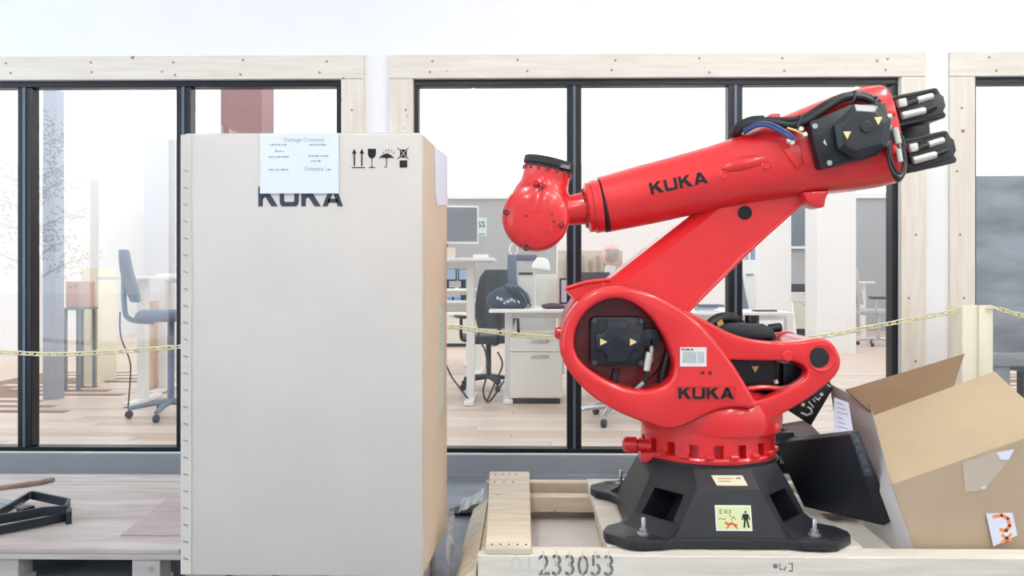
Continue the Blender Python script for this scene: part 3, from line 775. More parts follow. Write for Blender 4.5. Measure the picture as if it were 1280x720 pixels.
# ---- link arm
YL = 3.075
arm_o = [(707, 361, 'c'), (734, 353), (762, 350, 'c'), (866, 268, 'c'), (905, 238), (960, 210), (1010, 205), (1030, 228), (1012, 247, 'c'), (935, 314), (858, 391, 'c'), (852, 430), (825, 470), (775, 488), (730, 470), (706, 435), (705, 400), (718, 374, 'c')]
bm = prism(B(), outl(arm_o, YL, 5), (0, .25, 0))
bm.normal_update()
pL0, pL1 = W(762, 350, YL), W(866, 268, YL)
def on_edge(e):
    for v in e.verts:
        if abs(v.co.y - YL) > 1e-4: return False
    mid = (e.verts[0].co + e.verts[1].co) / 2
    d = (pL1 - pL0).normalized(); w = mid - pL0
    return abs((w - d * w.dot(d)).length) < .012 and -.01 < w.dot(d) < .6
big = [e for e in bm.edges if on_edge(e)]
bmesh.ops.bevel(bm, geom=big, offset=.045, segments=1, affect='EDGES', clamp_overlap=False)
larm = mk('link_arm', bm, M_red, R, smooth=25)
bmb = B()
ph = W(931, 266, YL); mk('arm_bore_shade', cyl(B(), ph + Vector((0, -.002, 0)), ph + Vector((0, .01, 0)), .026, n=24), M_ink, larm)  # black disc set on the arm in place of the bore's dark inside
# bright rim along the lower edge of the arm
mk('arm_rim', tube(B(), [W(1010, 247, YL - .002), W(935, 314.5, YL - .002), W(858, 391, YL - .002)], .007, n=8), M_red, larm)
mk('arm_rim', tube(B(), [W(707, 361, YL), W(734, 353, YL), W(762, 350, YL)], .008, n=8), M_red, larm)
mk('side_knob', cyl(B(), W(701, 416, 3.02) + Vector((-.022, 0, 0)), W(706, 416, 3.02) + Vector((.03, 0, 0)), .022, .03, n=16, ch=.008), M_red, R)

# ---- forearm
YF = 3.12
st = [((747, 222), (763, 290), .102, 2.0), ((775, 214), (789, 285), .104, 2.0), ((810, 204), (824, 278), .108, 2.0), ((850, 193), (866, 269), .112, 2.0), ((885, 183), (905, 263), .117, 2.1), ((915, 173), (935, 257), .125, 2.3), ((945, 160), (965, 251), .135, 2.6), ((985, 143), (1005, 245), .145, 3.0), ((1030, 125), (1048, 241), .15, 3.2), ((1066, 115), (1086, 236), .15, 3.6), ((1087, 111), (1112, 231), .147, 3.8), ((1092, 114), (1117, 228), .143, 3.8)]
rings = []
for tpx, bpx, hv, ex in st:
    t_, b_ = W(tpx[0], tpx[1], YF), W(bpx[0], bpx[1], YF); c = (t_ + b_) / 2; u = (t_ - b_) / 2
    rr = []
    for k in range(48):
        a = 2 * math.pi * k / 48; ca, sa = math.cos(a), math.sin(a)
        rr.append(c + u * (math.copysign(abs(sa) ** (2 / ex), sa)) + Vector((0, hv, 0)) * (math.copysign(abs(ca) ** (2 / ex), ca)))
    rings.append(rr)
# densify along the axis
dense = []
for i in range(len(rings) - 1):
    for j in range(4):
        t = j / 4
        p0, p1, p2, p3 = rings[max(i - 1, 0)], rings[i], rings[i + 1], rings[min(i + 2, len(rings) - 1)]
        dense.append([(p1[k] * 2 + (p2[k] - p0[k]) * t + (p0[k] * 2 - p1[k] * 5 + p2[k] * 4 - p3[k]) * t * t + (p1[k] * 3 - p0[k] - p2[k] * 3 + p3[k]) * t ** 3) * .5 for k in range(48)])
dense.append(rings[-1])
bm = loft_rings(B(), dense); bmesh.ops.recalc_face_normals(bm, faces=bm.faces[:])
fbvh = BVHTree.FromBMesh(bm)
fore = mk('forearm', bm, M_red, R, smooth=40)
def projf(p, lift=0.0):
    h = fbvh.ray_cast(Vector((p.x, 2.5, p.z)), Vector((0, 1, 0)))[0]
    return Vector((p.x, (h.y if h else p.y) - lift, p.z))
def FP(px, py, lift=0.0):
    """point of the forearm skin seen at a pixel"""
    p = W(px, py, 3.0)
    for _ in range(4):
        q = projf(p, lift); p = W(px, py, q.y)
    return projf(p, lift)
la, lb = FP(814, 243.5), FP(885, 228.5); ruv = (lb - la); ruv.y = 0; L = ruv.length; ruv.normalize(); upv = Vector((-ruv.z, 0, ruv.x))
sc = L / wd; hz = .043
bg_ = [[(x * sc - .0, y * hz) for x, y in p] for p in pol]
mk('lettering', marks(bg_, la, ruv, upv, .0025, lambda p: projf(p)), M_ink, fore, smooth=0)
for px, py in ((905, 219), (957, 207)):
    p = FP(px, py); mk('plug_boss', lathe(B(), [(.016, -.008), (.016, .004), (.012, .007), (.009, .004)], p, (0, -1, 0), n=18), M_red, fore)
# flat bump added in the shape of a highlight on the forearm
bm = B(); bmesh.ops.create_icosphere(bm, subdivisions=3, radius=1)
fc = FP(938, 203); d_ = ruv
Mx2 = Matrix.Translation(fc + Vector((0, .012, 0))) @ Matrix((( d_.x * .105, 0, -d_.z * .030, 0), (0, .021, 0, 0), (d_.z * .105, 0, d_.x * .028, 0), (0, 0, 0, 1)))
for v in bm.verts: v.co = Mx2 @ v.co
mk('highlight_bump', bm, M_red, fore)
# small eye lugs on top
for px, py, s in ((968, 146, 1.0), (1085, 113, 1.35)):
    p = W(px, py, 3.14)
    mk('lifting_lug', prism(B(), [p + Vector((-.022 * s, 0, -.03)), p + Vector((.03 * s, 0, -.022)), p + Vector((.022 * s, 0, .014 * s)), p + Vector((-.016 * s, 0, .012 * s))], (0, .05, 0)), pm('faded_red_lug', rgb(214, 70, 76), .5), fore, bev=.004)
# hook under the elbow
mk('elbow_stop', prism(B(), outl([(1003, 240, 'c'), (1010, 252), (1022, 259), (1031, 259, 'c'), (1033, 248), (1038, 238, 'c')], 3.03, 4), (0, .1, 0)), M_red, fore, bev=.006)
# elbow recess step left of the motor
stp = [FP(978, 190, .002), FP(1000, 178, .002), FP(1007, 205, .002), FP(998, 212, .002)]
mk('cable_bracket', prism(B(), [Vector((p.x, 2.972, p.z)) for p in (W(979, 187, 2.97), W(1000, 177, 2.97), W(1006, 203, 2.97), W(997, 212, 2.97))], (0, .04, 0)), M_red, fore, bev=.006)
# elbow motor: flange plate with two bolts and a faceted octagonal housing
YE = 2.925
mo3 = mk('elbow_motor', prism(B(), lin_outl([(1012, 152), (1062, 131), (1108, 128), (1116, 176), (1096, 194), (1029, 211), (1025, 208)], YE), (0, .10, 0)), M_motor, R, bev=.006)
cvm = pm('motor_cover_black', rgb(25, 31, 40), .36)
oc = [(1042, 156), (1067, 130), (1099, 132), (1114, 150), (1109, 184), (1068, 199), (1047, 187)]
cxp, cyp = sum(p[0] for p in oc) / 7, sum(p[1] for p in oc) / 7
r0_ = lin_outl(oc, YE + .002); r1_ = lin_outl(oc, YE - .022)
r2_ = lin_outl([(cxp + (x - cxp) * .74, cyp + (y - cyp) * .74) for x, y in oc], YE - .042)
bm = loft_rings(B(), [r0_, r1_, r2_]); bmesh.ops.recalc_face_normals(bm, faces=bm.faces[:])
mk('motor_cover', bm, cvm, mo3, smooth=0, bev=.003, seg=2, bang=12)
pc_ = W(1083, 159, YE - .042); mk('cover_boss', cyl(B(), pc_ + Vector((0, -.007, 0)), pc_ + Vector((0, .004, 0)), .021, n=20, ch=.003), cvm, mo3)
for px, py in ((1018, 158), (1036, 204)):
    p = W(px, py, YE); mk('flange_bolt', cyl(B(), p + Vector((0, -.008, 0)), p + Vector((0, .002, 0)), .0095, n=12), M_steel, mo3)
for px, py, yy_ in ((1059, 169, YE - .043), (1098, 151, YE - .043)):
    p = W(px, py, yy_); mk('warning_triangle', marks([[(-.014, .012), (.013, .013), (0, -.014)]], p, (1, 0, 0), (0, 0, 1), .002), M_yel, mo3, smooth=0)
p = W(1031, 178, YE); mk('warning_triangle', marks([[(-.006, .0), (0, .011), (.007, -.012)]], p, (1, 0, 0), (0, 0, 1), .001), M_labelw, mo3, smooth=0)

# wrist drive motors at the rear
def rear_motor(px0, py0, px1, py1, y, hh):
    a, b = W(px0, py0, y), W(px1, py1, y); d = (b - a); L = d.length; d.normalize(); u = Vector((-d.z, 0, d.x))
    ribs = []
    prof = [(0, -hh), (L * .30, -hh), (L * .97, -hh), (L, -hh * .8), (L - .008, -hh * .55), (L + .004, -hh * .3), (L + .004, hh * .35), (L - .006, hh * .55), (L - .012, hh * .9), (L - .02, hh), (0, hh)]
    mo = mk('wrist_motor', prism(B(), [a + d * x + u * z for x, z in prof], (0, .12, 0)), M_motor, R, bev=.004)
    for zz in (-.86, -.66, .66, .86):
        P = [a + d * x + u * (hh * zz + w) for x, w in ((.03, -.003), (L - .02, -.003), (L - .02, .003), (.03, .003))]
        mk('cooling_rib', prism(B(), [p + Vector((0, -.006, 0)) for p in P], (0, .01, 0)), M_motor, mo)
    def q(x, z, dy=-.018): return a + d * x + u * z + Vector((0, dy, 0))
    mk('plug_base', prism(B(), [q(x, z, -.012) for x, z in ((.045, -hh * .5), (L * .8, -hh * .5), (L * .8, hh * .5), (.045, hh * .5))], (0, .02, 0)), M_motor, mo, bev=.003)
    mk('plug', cyl(B(), q(.05, -.022), q(.135, -.018), .014, n=14, ch=.003), M_conn, mo)
    mk('plug', cyl(B(), q(.115, .022), q(.172, .026), .0125, n=14, ch=.003), M_conn, mo)
    mk('plug_elbow', prism(B(), [q(x, z, -.03) for x, z in ((.045, .008), (.075, .008), (.075, .038), (.045, .038))], (0, .03, 0)), M_conn, mo, bev=.004)
    mk('cable_tail', cyl(B(), q(.135, -.018), q(.175, -.012), .010, n=10), M_rubber, mo)
    mk('cable_tail', cyl(B(), q(.075, .016), q(.115, .022), .010, n=10), M_rubber, mo)
    return mo
rear_motor(1105, 142.2, 1180, 127.5, 3.02, .056)
rear_motor(1119, 198, 1193, 182, 3.02, .060)
mk('wrist_motor', prism(B(), lin_outl([(1114, 128), (1160, 119), (1166, 205), (1120, 214)], 3.19), (0, .09, 0)), M_motor, R, bev=.006)
bk = mk('rear_flange', prism(B(), lin_outl([(1088, 120), (1101, 124), (1121, 221), (1108, 225)], 3.02), (0, .22, 0)), M_red, R, bev=.008)
# cable harness along the top
def harness(name, pts, r, m, parent=fore): return mk(name, tube(B(), [W(x, y, Y) for x, y, Y in pts], r, n=10), m, parent)
harness('cable_loom', [(918, 172, 3.12), (928, 160, 3.04), (945, 154, 2.99), (966, 154, 2.97), (990, 157, 2.955), (1008, 151, 2.955), (1030, 137, 2.955), (1052, 124, 2.955), (1072, 121, 2.955), (1090, 127, 2.955), (1104, 142, 2.95)], .013, M_rubber)
harness('cable_loom', [(920, 170, 3.12), (934, 156, 3.04), (958, 150, 3.0), (985, 150, 2.975), (1005, 146, 2.975), (1030, 131, 2.975), (1054, 120, 2.975), (1078, 118, 2.975), (1100, 128, 2.97)], .011, M_rubber)
harness('cable', [(930, 166, 3.02), (945, 158, 2.975), (958, 157, 2.955), (972, 163, 2.94), (984, 170, 2.93), (990, 176, 2.93)], .006, M_blue)
harness('cable', [(930, 163, 3.02), (946, 155, 2.975), (960, 154, 2.955), (975, 160, 2.94), (988, 169, 2.93), (994, 175, 2.93)], .006, M_blue)
harness('cable', [(984, 160, 2.94), (994, 163, 2.93), (1004, 168, 2.93)], .004, pm('yellow_wire', rgb(206, 190, 120), .4))
harness('hose_bundle', [(918, 168, 3.1), (926, 158, 3.06), (940, 152, 3.03), (955, 151, 3.02)], .02, M_rubber)
for x, y in ((998, 151), (1067, 120), (1093, 128)):
    a, b = W(x - 2.5, y + 8, 2.95), W(x + 2.5, y - 6, 2.95); mk('cable_clip', tube(B(), [a + Vector((0, .02, 0)), a + Vector((0, -.012, 0)), b + Vector((0, -.012, 0)), b + Vector((0, .03, 0))], .0035, n=6, smooth=3), M_dark, fore)
for x, y in ((990, 178), (1001, 161), (1006, 168), (986, 175)):
    p = W(x, y, 2.93); mk('cable_terminal', cyl(B(), p + Vector((0, -.004, 0)), p + Vector((.004, .012, -.004)), .0085, n=10), M_conn, fore)
for k in range(4):
    o = k * 3.2
    harness('motor_cable', [(1110 + o * .5, 150 + o, 2.955), (1109 + o * .3, 178 + o, 2.935 - .006 * k), (1112 + o * .6, 205 + o * .6, 2.93 - .006 * k), (1122 + o * .5, 226 - o, 2.935), (1130, 214 - o * 2, 2.945), (1131 - o, 190 - o, 2.96), (1128 - o, 170 - o, 2.97)], .0055, (M_rubber, pm('grey_cable', rgb(150, 154, 160), .4))[k % 3 == 2], R)
mk('plug', cyl(B(), W(1118, 160, 2.93), W(1123, 180, 2.93), .012, n=12, ch=.003), M_conn, R)
mk('plug', cyl(B(), W(1123, 186, 2.925), W(1126, 203, 2.925), .009, n=12, ch=.003), M_conn, R)
mk('cable_terminal', cyl(B(), W(1109, 147, 2.93), W(1114, 145, 2.93), .011, n=12), M_conn, R)
mk('red_cap', cyl(B(), W(1112, 141, 2.94), W(1119, 143, 2.94), .012, n=12, ch=.004), M_red, R)
mk('red_cap', cyl(B(), W(1112, 182, 2.95), W(1118, 192, 2.95), .02, n=12, ch=.004), M_red, R)

# ---- wrist
ax0, ax1 = W(757, 256.5, YF), W(709, 263.5, YF); axd = (ax1 - ax0).normalized(); LL = (ax1 - ax0).length
mk('wrist_seal', lathe(B(), [(.095, -.02), (.1005, -.004), (.1005, .012), (.092, .016)], ax0, axd, n=40), M_rubber, R)
wr = mk('wrist_collar', lathe(B(), [(.088, .012), (.098, .018), (.098, .048), (.092, .05), (.092, .068), (.080, .074), (.055, .078)], ax0, axd, n=40), M_red, R)
for k in range(14):
    a = 2 * math.pi * k / 14; _, u_, v_ = frame_of(axd)
    p = ax0 + axd * .074 + (u_ * math.cos(a) + v_ * math.sin(a)) * .068
    mk('collar_bolt', cyl(B(), p, p + axd * .008, .006, n=8), M_redd, wr)
mk('wrist_neck', lathe(B(), [(.064, .06), (.060, .08), (.056, .12), (.052, LL + .05)], ax0, axd, n=36), M_red, wr)
cw = W(669.5, 273, YF)
rad = 41.5 * YF / FPX
hd = mk('wrist_head', lathe(B(), [(rad * .90, -.088), (rad * .97, -.078), (rad, -.06), (rad, .06), (rad * .97, .078), (rad * .9, .088)], cw, (0, 1, 0), n=56), M_red, R)
# domed cover facing the viewer
mk('head_cover', lathe(B(), [(rad * .93, 0), (rad * .92, -.008), (rad * .85, -.014), (rad * .5, -.019), (.001, -.021)], cw + Vector((0, -.086, 0)), (0, 1, 0), n=56), M_red, hd)
# tapered tool body up to the flange
fl0, fl1 = W(655, 207, YF), W(714, 220, YF)
fcx = (fl0 + fl1) / 2; fu = (fl1 - fl0).normalized(); fn = Vector((-fu.z, 0, fu.x))
base_c = W(675, 262, YF)
rr_ = (fl1 - fl0).length / 2
Lc = (fcx - base_c).dot(fn)
mk('tool_body', lathe(B(), [(rr_ * 1.22, -.02), (rr_ * 1.22, Lc * .30), (rr_ * 1.12, Lc * .48), (rr_ * 1.0, Lc * .62), (rr_ * .97, Lc * .8), (rr_ * .98, Lc)], fcx - fn * Lc, fn, n=44), M_red, hd)
tf = mk('tool_flange', lathe(B(), [(rr_ * .9, -.006), (rr_ * .98, .0), (rr_ * .98, .012), (rr_ * 1.06, .014), (rr_ * 1.06, .036), (rr_ * 1.02, .04), (rr_ * .55, .04), (rr_ * .5, .03)], fcx, fn, n=44), M_rubber, R)
for k in range(16):
    a = 2 * math.pi * k / 16; _, u_, v_ = frame_of(fn)
    p = fcx + fn * .004 + (u_ * math.cos(a) + v_ * math.sin(a)) * rr_ * .985
    mk('flange_screw', cyl(B(), p - fn * .0, p - fn * .016, .0055, n=8), M_redd, tf)
p = fcx + fu * rr_ * .52 + fn * .018 + Vector((0, -rr_ * .90, 0))
mk('flange_mark', marks([[(-.035, -.006), (.03, -.006), (.03, .007), (-.035, .007)]], p, fu, fn, .004), pm('grey_etching', rgb(120, 122, 120), .5, var=.5, scale=120), tf, smooth=0)
# dark screws around the head and little raised details
for px, py, r in ((633, 265, .013), (702, 281, .012), (658, 309, .014), (676, 239, .012)):
    p = W(px, py, YF - .10); mk('head_screw', lathe(B(), [(r, .02), (r, -.004), (r * .6, -.006), (r * .55, .0)], p, (0, 1, 0), n=14), M_redd, hd)
for px, py, r in ((670, 228, .012), (678, 231, .012)):
    p = W(px, py, YF - .105); mk('oil_plug', lathe(B(), [(r, .04), (r, -.004), (r * .6, -.008), (r * .5, -.002)], p, (0, 1, 0), n=14), M_red, hd)
for px, py in ((658, 270), (690, 268), (692, 277), (684, 290)):
    p = W(px, py, YF - .105); mk('cast_dot', cyl(B(), p + Vector((0, -.003, 0)), p + Vector((0, .01, 0)), .005, n=10), M_redd, hd)
# ================================================================== TALL CARTON ON THE LEFT
BZ0 = 0.13
BY0, BY1 = 2.70, 3.20
fl_, fr_, br_, bl_ = XP(226.5, BY0), XP(528, BY0), XP(558, BY1), XP(226.5, BY0) + 0.03
zt = ZP(167, BY0, 380)
TB = thing('tall_carton', 'tall pale cardboard carton with dark lettering and white shipping paper', 'cardboard box', ((fl_ + fr_) / 2, 2.95, BZ0))
bm = B()
bot = [(fl_, BY0), (fr_, BY0), (br_, BY1), (bl_, BY1)]
prism(bm, [Vector((x, y, BZ0)) for x, y in bot], (0, 0, zt - BZ0))
mk('carton_front_and_sides', bm, M_card, TB, bev=.008, seg=2)
# tan right side sheet wrapped round the corner
sd = Vector((br_ - fr_, BY1 - BY0, 0)).normalized(); sn = Vector((sd.y, -sd.x, 0))
def side(u, z, off=.0015): return Vector((fr_, BY0, z)) + sd * u + sn * off
SL = (Vector((br_, BY1, 0)) - Vector((fr_, BY0, 0))).length
bm = prism(B(), [side(u, z, 0) for u, z in ((.012, BZ0 + .01), (SL - .01, BZ0 + .01), (SL - .01, zt - .006), (.012, zt - .006))], sn * .003)
sh_ = mk('side_sheet', bm, pm('tan_carton_side', rgb(206, 188, 164), .75, var=.04, scale=3), TB)
# left flange strip with staples
mk('edge_strip', bx(fl_ - .001, fl_ + .034, BY0 - .003, BY0 + .0, BZ0 + .005, zt - .003), M_card, TB, bev=.001, seg=1)
sb = bx(-.008, .008, -.0012, .001, -.002, .002); stm = bpy.data.meshes.new('staple'); sb.to_mesh(stm); sb.free(); stm.materials.append(pm('staple_wire', rgb(150, 150, 150), .4, metal=.6))
for k in range(24):
    inst('staple', stm, TB, (fl_ + .016, BY0 - .0035, zt - .12 - k * .0545), (0, .35, 0))
# lid folds at the top right
mk('lid_flap', prism(B(), [side(u, z, .003) for u, z in ((.20, zt - .012), (SL - .01, zt - .004), (SL - .01, zt - .19), (.26, zt - .21), (.22, zt - .17))], sn * .003), M_paper, TB)
mk('tape_strip', prism(B(), [side(u, z, .003) for u, z in ((.30, .60), (.40, .62), (.42, .98), (.33, 1.0))], sn * .001), pm('greenish_tape', rgb(190, 204, 184), .3), TB)
bm = B(); prism(bm, [Vector((fl_ + .01, BY0 + .01, zt - .001)), Vector((fr_ - .01, BY0 + .01, zt - .001)), Vector((br_ - .01, BY1 - .01, zt - .001)), Vector((bl_ + .01, BY1 - .01, zt - .001))], (0, 0, .004))
mk('lid', bm, M_card, TB)
FR = Vector((1, 0, 0)); FU = Vector((0, 0, 1))
def bp(px, py, off=.0): p = W(px, py, BY0 - off); return p
# lettering
a_, b_ = bp(323, 258), bp(428.5, 258); sc = (b_.x - a_.x) / wd; hz = bp(323, 233).z - a_.z
mk('lettering', marks([[(x * sc, y * hz) for x, y in p] for p in pol], a_, FR, FU, .0012), M_navy, TB, smooth=0)
# shipping paper
p0, p1 = bp(325, 242, .004), bp(423.5, 166.5, .004)
bm = bx(p0.x, p1.x, BY0 - .005, BY0 - .0042, p0.z, p1.z)
pap = mk('shipping_paper', bm, M_paper, TB, smooth=0)
yy = BY0 - .0054
def ptxt(t, px, py, size, nm='paper_text'):
    q = W(px, py, yy); mkm(nm, text_polys_mesh(t, size, q, FR, FU, .0002), M_greyink, TB, smooth=0)
ptxt('Package Contents', 355, 177, .018)
def pline(px, py, n):   # unreadable lines of faint print
    q = W(px, py, yy); pol_ = []; x = 0.0
    for k in range(n):
        w_ = random.uniform(.004, .009); h_ = random.uniform(.003, .006); pol_.append([(x, 0), (x + w_, 0), (x + w_, h_), (x, h_)]); x += w_ + random.uniform(.001, .004)
    mk('paper_print', marks(pol_, q, FR, FU, .0002), M_greyink, TB, smooth=0)
pline(337, 182, 7); pline(387, 182, 7); pline(344, 190, 4); pline(336, 197, 8); pline(386, 196, 7); pline(388, 202, 4)
pline(335, 213, 8); ptxt('Company', 380, 213, .0165); pline(407, 213, 2)
# handling symbols
so = bp(440, 210); k1 = BY0 / FPX      # 1 px -> metres
def px2(L): return [[(x * k1, y * k1) for x, y in p] for p in L]
sym = []
for x in (3, 12.4):
    sym += stroke([(x, 3), (x, 18)], 1.7) + [[(x - 3, 18), (x + 3, 18), (x, 24)]]
sym += stroke([(0, .5), (16, .5)], 1.2)
mk('arrow_symbol', marks(px2(sym), so, FR, FU, .0012), M_ink, TB, smooth=0)
gl = [[(20, 24), (20, 18), (20.6, 15), (22.5, 12.5), (25, 11.8), (27.5, 12.5), (29.6, 15), (30.2, 18), (30.2, 24)]] + stroke([(25.2, 12), (25.2, 1.5)], .9) + [[(20, .2), (30.5, .2), (25.2, 1.8)]]
mk('glass_symbol', marks(px2(gl), so, FR, FU, .0012), M_ink, TB, smooth=0)
um = [[(34, 12), (36, 14.5), (39.5, 17), (43.5, 18.2), (47.5, 17), (51, 14.5), (53.5, 12), (49, 12.8), (43.5, 12), (38, 12.8)]] + stroke([(43.6, 12), (43.6, 2), (42.4, .5), (40.8, 1.4)], .8)
for x, y in ((40, 20), (43, 22.5), (46, 20.5), (46.5, 23.5), (50, 22), (53, 19)): um += stroke([(x, y), (x - .8, y - 1.4)], .8)
mk('umbrella_symbol', marks(px2(um), so, FR, FU, .0012), M_ink, TB, smooth=0)
st_ = [[(60, .5), (69.5, .5), (69.5, 9.5), (60, 9.5)], [(60.5, 13), (69, 13), (69, 23), (60.5, 23)]] + stroke([(57.5, 11.2), (71, 25)], 1.0) + stroke([(71, 11.2), (57.5, 25)], 1.0)
mk('stacking_symbol', marks(px2(st_), so, FR, FU, .0012), M_ink, TB, smooth=0)
mk('symbol_cross', marks(px2(stroke([(61.5, 14), (68, 22)], .6) + stroke([(68, 14), (61.5, 22)], .6)), so, FR, FU, .0016), M_card, TB, smooth=0)
# skid below it
SK = thing('carton_skid', 'low wooden skid under the tall pale carton', 'pallet', ((fl_ + fr_) / 2, 2.95, 0))
for k in range(5):
    x0 = fl_ + .01 + k * (fr_ - fl_ - .02) / 5; mk('deck_board', bx(x0, x0 + (fr_ - fl_) / 5 - .025, BY0 + .01, BY1 - .01, .108, .129), M_grey_wood, SK)
for y0 in (BY0 + .02, 2.91, BY1 - .11): mk('runner', bx(fl_ + .02, fr_ - .01, y0, y0 + .09, 0, .108), M_grey_wood, SK, bev=.003, seg=1)

# ================================================================== ROBOT CRATE
CY0, CY1 = 2.74, 3.78
CX0, CX1 = XP(597, CY0), 2.35
CR = thing('robot_crate', 'whitish wooden crate base stencilled 233053 under the red robot', 'crate', ((CX0 + CX1) / 2, (CY0 + CY1) / 2, 0))
mk('front_beam', bx(CX0, CX1, CY0, CY0 + .045, .02, .189), M_crate, CR, bev=.003, seg=1)
mk('front_ledge', bx(CX0 + .01, CX1, CY0 + .047, CY0 + .10, .10, .186), M_crate, CR, bev=.003, seg=1)
mk('back_beam', bx(CX0 - .02, CX1, CY1 - .055, CY1, .02, .185), M_crate2, CR, bev=.003, seg=1)
mk('back_ledge', bx(CX0 + .0, CX1, CY1 - .17, CY1 - .10, .085, .15), M_crate2, CR, bev=.003, seg=1)
mk('back_lining', bx(CX0 + .05, CX1, CY1 - .10, CY1 - .085, .02, .12), M_grey_wood, CR)
mk('side_beam', bx(CX0, CX0 + .05, CY0 + .105, CY1 - .06, .02, .15), M_crate2, CR, bev=.003, seg=1)
mk('side_beam', bx(CX1 - .05, CX1, CY0 + .105, CY1 - .06, .02, .15), M_crate2, CR, bev=.003, seg=1)
mk('crate_floor', bx(CX0 + .05, CX1 - .05, CY0 + .10, CY1 - .10, .03, .045), pm('paper_lining', rgb(226, 224, 218), .7, var=.05, scale=5), CR)
# skids the robot stands on
for a, b in ((.27, .47), (.60, .76), (.93, 1.13)):
    mk('skid_board', bx(a, b, CY0 + .102, CY1 - .002, .15, .1895), M_crate, CR, bev=.003, seg=1)
    mk('skid_block', bx(a + .02, b - .02, CY0 + .12, CY1 - .18, .045, .15), M_crate2, CR)
# board lying across on the left
ya, yb = CY0 + .002, CY1 + .03
xa0, xa1 = XP(607, ya), XP(664, ya); xb0, xb1 = XP(612, yb), XP(662, yb)
bm = B(); prism(bm, [Vector((xa0, ya, .1895)), Vector((xa1, ya, .1895)), Vector((xb1, yb, .1895)), Vector((xb0, yb, .1895))], (0, 0, .024))
lb_ = mk('cross_board', bm, M_crate2, CR, bev=.003, seg=1)
nl = B(); cyl(nl, (0, 0, 0), (0, 0, .002), .004, n=8); nm_ = bpy.data.meshes.new('nail'); nl.to_mesh(nm_); nl.free(); nm_.materials.append(M_dark)
for i in range(5): inst('nail', nm_, lb_, (xa0 + .02 + i * .028, ya + .03, .2135))
for i in range(4): inst('nail', nm_, lb_, (xb0 + .03 + i * .03, yb - .06, .2135))
for i in range(3): inst('nail', nm_, lb_, (xb0 + .03 + i * .04, yb - .20, .2135))
# slanted side plank with a splintered end
bm = B(); prism(bm, [Vector((CX0 - .10, CY0 + .02, .0)), Vector((CX0 - .005, CY0 + .02, .02)), Vector((CX0 - .005, CY0 + .02, .14)), Vector((CX0 - .07, CY0 + .02, .09))], (0.0, .88, 0))
mk('side_plank', bm, M_crate2, CR, bev=.003, seg=1)
# stencilled number
ns = W(672, 717, CY0)
mkm('stencil_number', text_polys_mesh('233053', .095, ns + Vector((0, -.0005, -.004)), (1, 0, 0), (0, 0, 1), .0008, bold=.0005, sx=.89), pm('faded_stencil', rgb(112, 112, 110), .9, var=.6, scale=60), CR, smooth=0)
for k in range(6):
    xg = W(679.5 + 16.2 * k, 717, CY0).x; mk('stencil_bridge', bx(xg - .0025, xg + .0025, CY0 - .0022, CY0 + .001, ns.z + .0, ns.z + .075), M_crate, CR, smooth=0)
ns = W(637, 716, CY0)
mkm('stencil_number', text_polys_mesh('01', .085, ns + Vector((0, -.0005, -.004)), (1, 0, 0), (0, 0, 1), .0006), pm('very_faded_stencil', rgb(205, 202, 192), .8), CR, smooth=0)
ns = W(967, 716, CY0)
mk('stamp', marks([disc2(.006, .022, .008)] + stroke([(.02, .03), (.02, .012), (.03, .012)], .004) + stroke([(.034, .008), (.04, .02)], .004) + stroke([(.05, .03), (.06, .03), (.06, .006), (.05, .006)], .004), ns, (1, 0, 0), (0, 0, 1), .0008), pm('faded_stencil', rgb(92, 92, 92), .8), CR, smooth=0)

# ================================================================== OPEN CARTON ON THE CRATE
OC = thing('open_carton', 'open tan cardboard carton tilted on the crate beside the robot', 'cardboard box', (1.6, 3.05, .05))
th_ = .006
F1 = W(1115, 605.5, 2.87); ang_ = math.radians(19.5)
e1 = Vector((math.cos(ang_), 0, math.sin(ang_)))
F2 = F1 + e1 * .60
e3 = Vector((math.sin(ang_), .0, -math.cos(ang_)))
G1 = F1 + e3 * .33; G2 = F2 + e3 * .55
B1 = W(1093, 519, 3.22); B2 = W(1243, 464, 3.28)
def panel(name, pts, m, t=th_, parent=OC, **k):
    n_ = (pts[1] - pts[0]).cross(pts[2] - pts[0]).normalized()
    return mk(name, prism(B(), pts, n_ * t), m, parent, **k)
fp_ = panel('front_panel', [F1, F2, G2, G1], M_card_shade)
# top panel, slightly bowed
bm = B(); nx, ny = 8, 8
g = []
for j in range(ny + 1):
    row_ = []
    for i in range(nx + 1):
        p = F1.lerp(F2, i / nx).lerp(B1.lerp(B2, i / nx), j / ny); p.z -= .010 * math.sin(math.pi * j / ny)
        row_.append(bm.verts.new(p))
    g.append(row_)
for j in range(ny):
    for i in range(nx): bm.faces.new((g[j][i], g[j][i + 1], g[j + 1][i + 1], g[j + 1][i]))
bmesh.ops.solidify(bm, geom=bm.faces[:], thickness=th_)
mk('top_panel', bm, M_card_lit, OC)
# brown flap standing up at the back
U1 = W(1057, 487, 3.30); U2 = W(1206, 442, 3.38); U3 = W(1192, 476, 3.27)
panel('rear_flap', [B1 + Vector((0, .004, 0)), U1, U2, B1.lerp(B2, .66) + Vector((0, .004, -.004))], pm('brown_cardboard', rgb(124, 100, 74), .8, var=.06, scale=5))
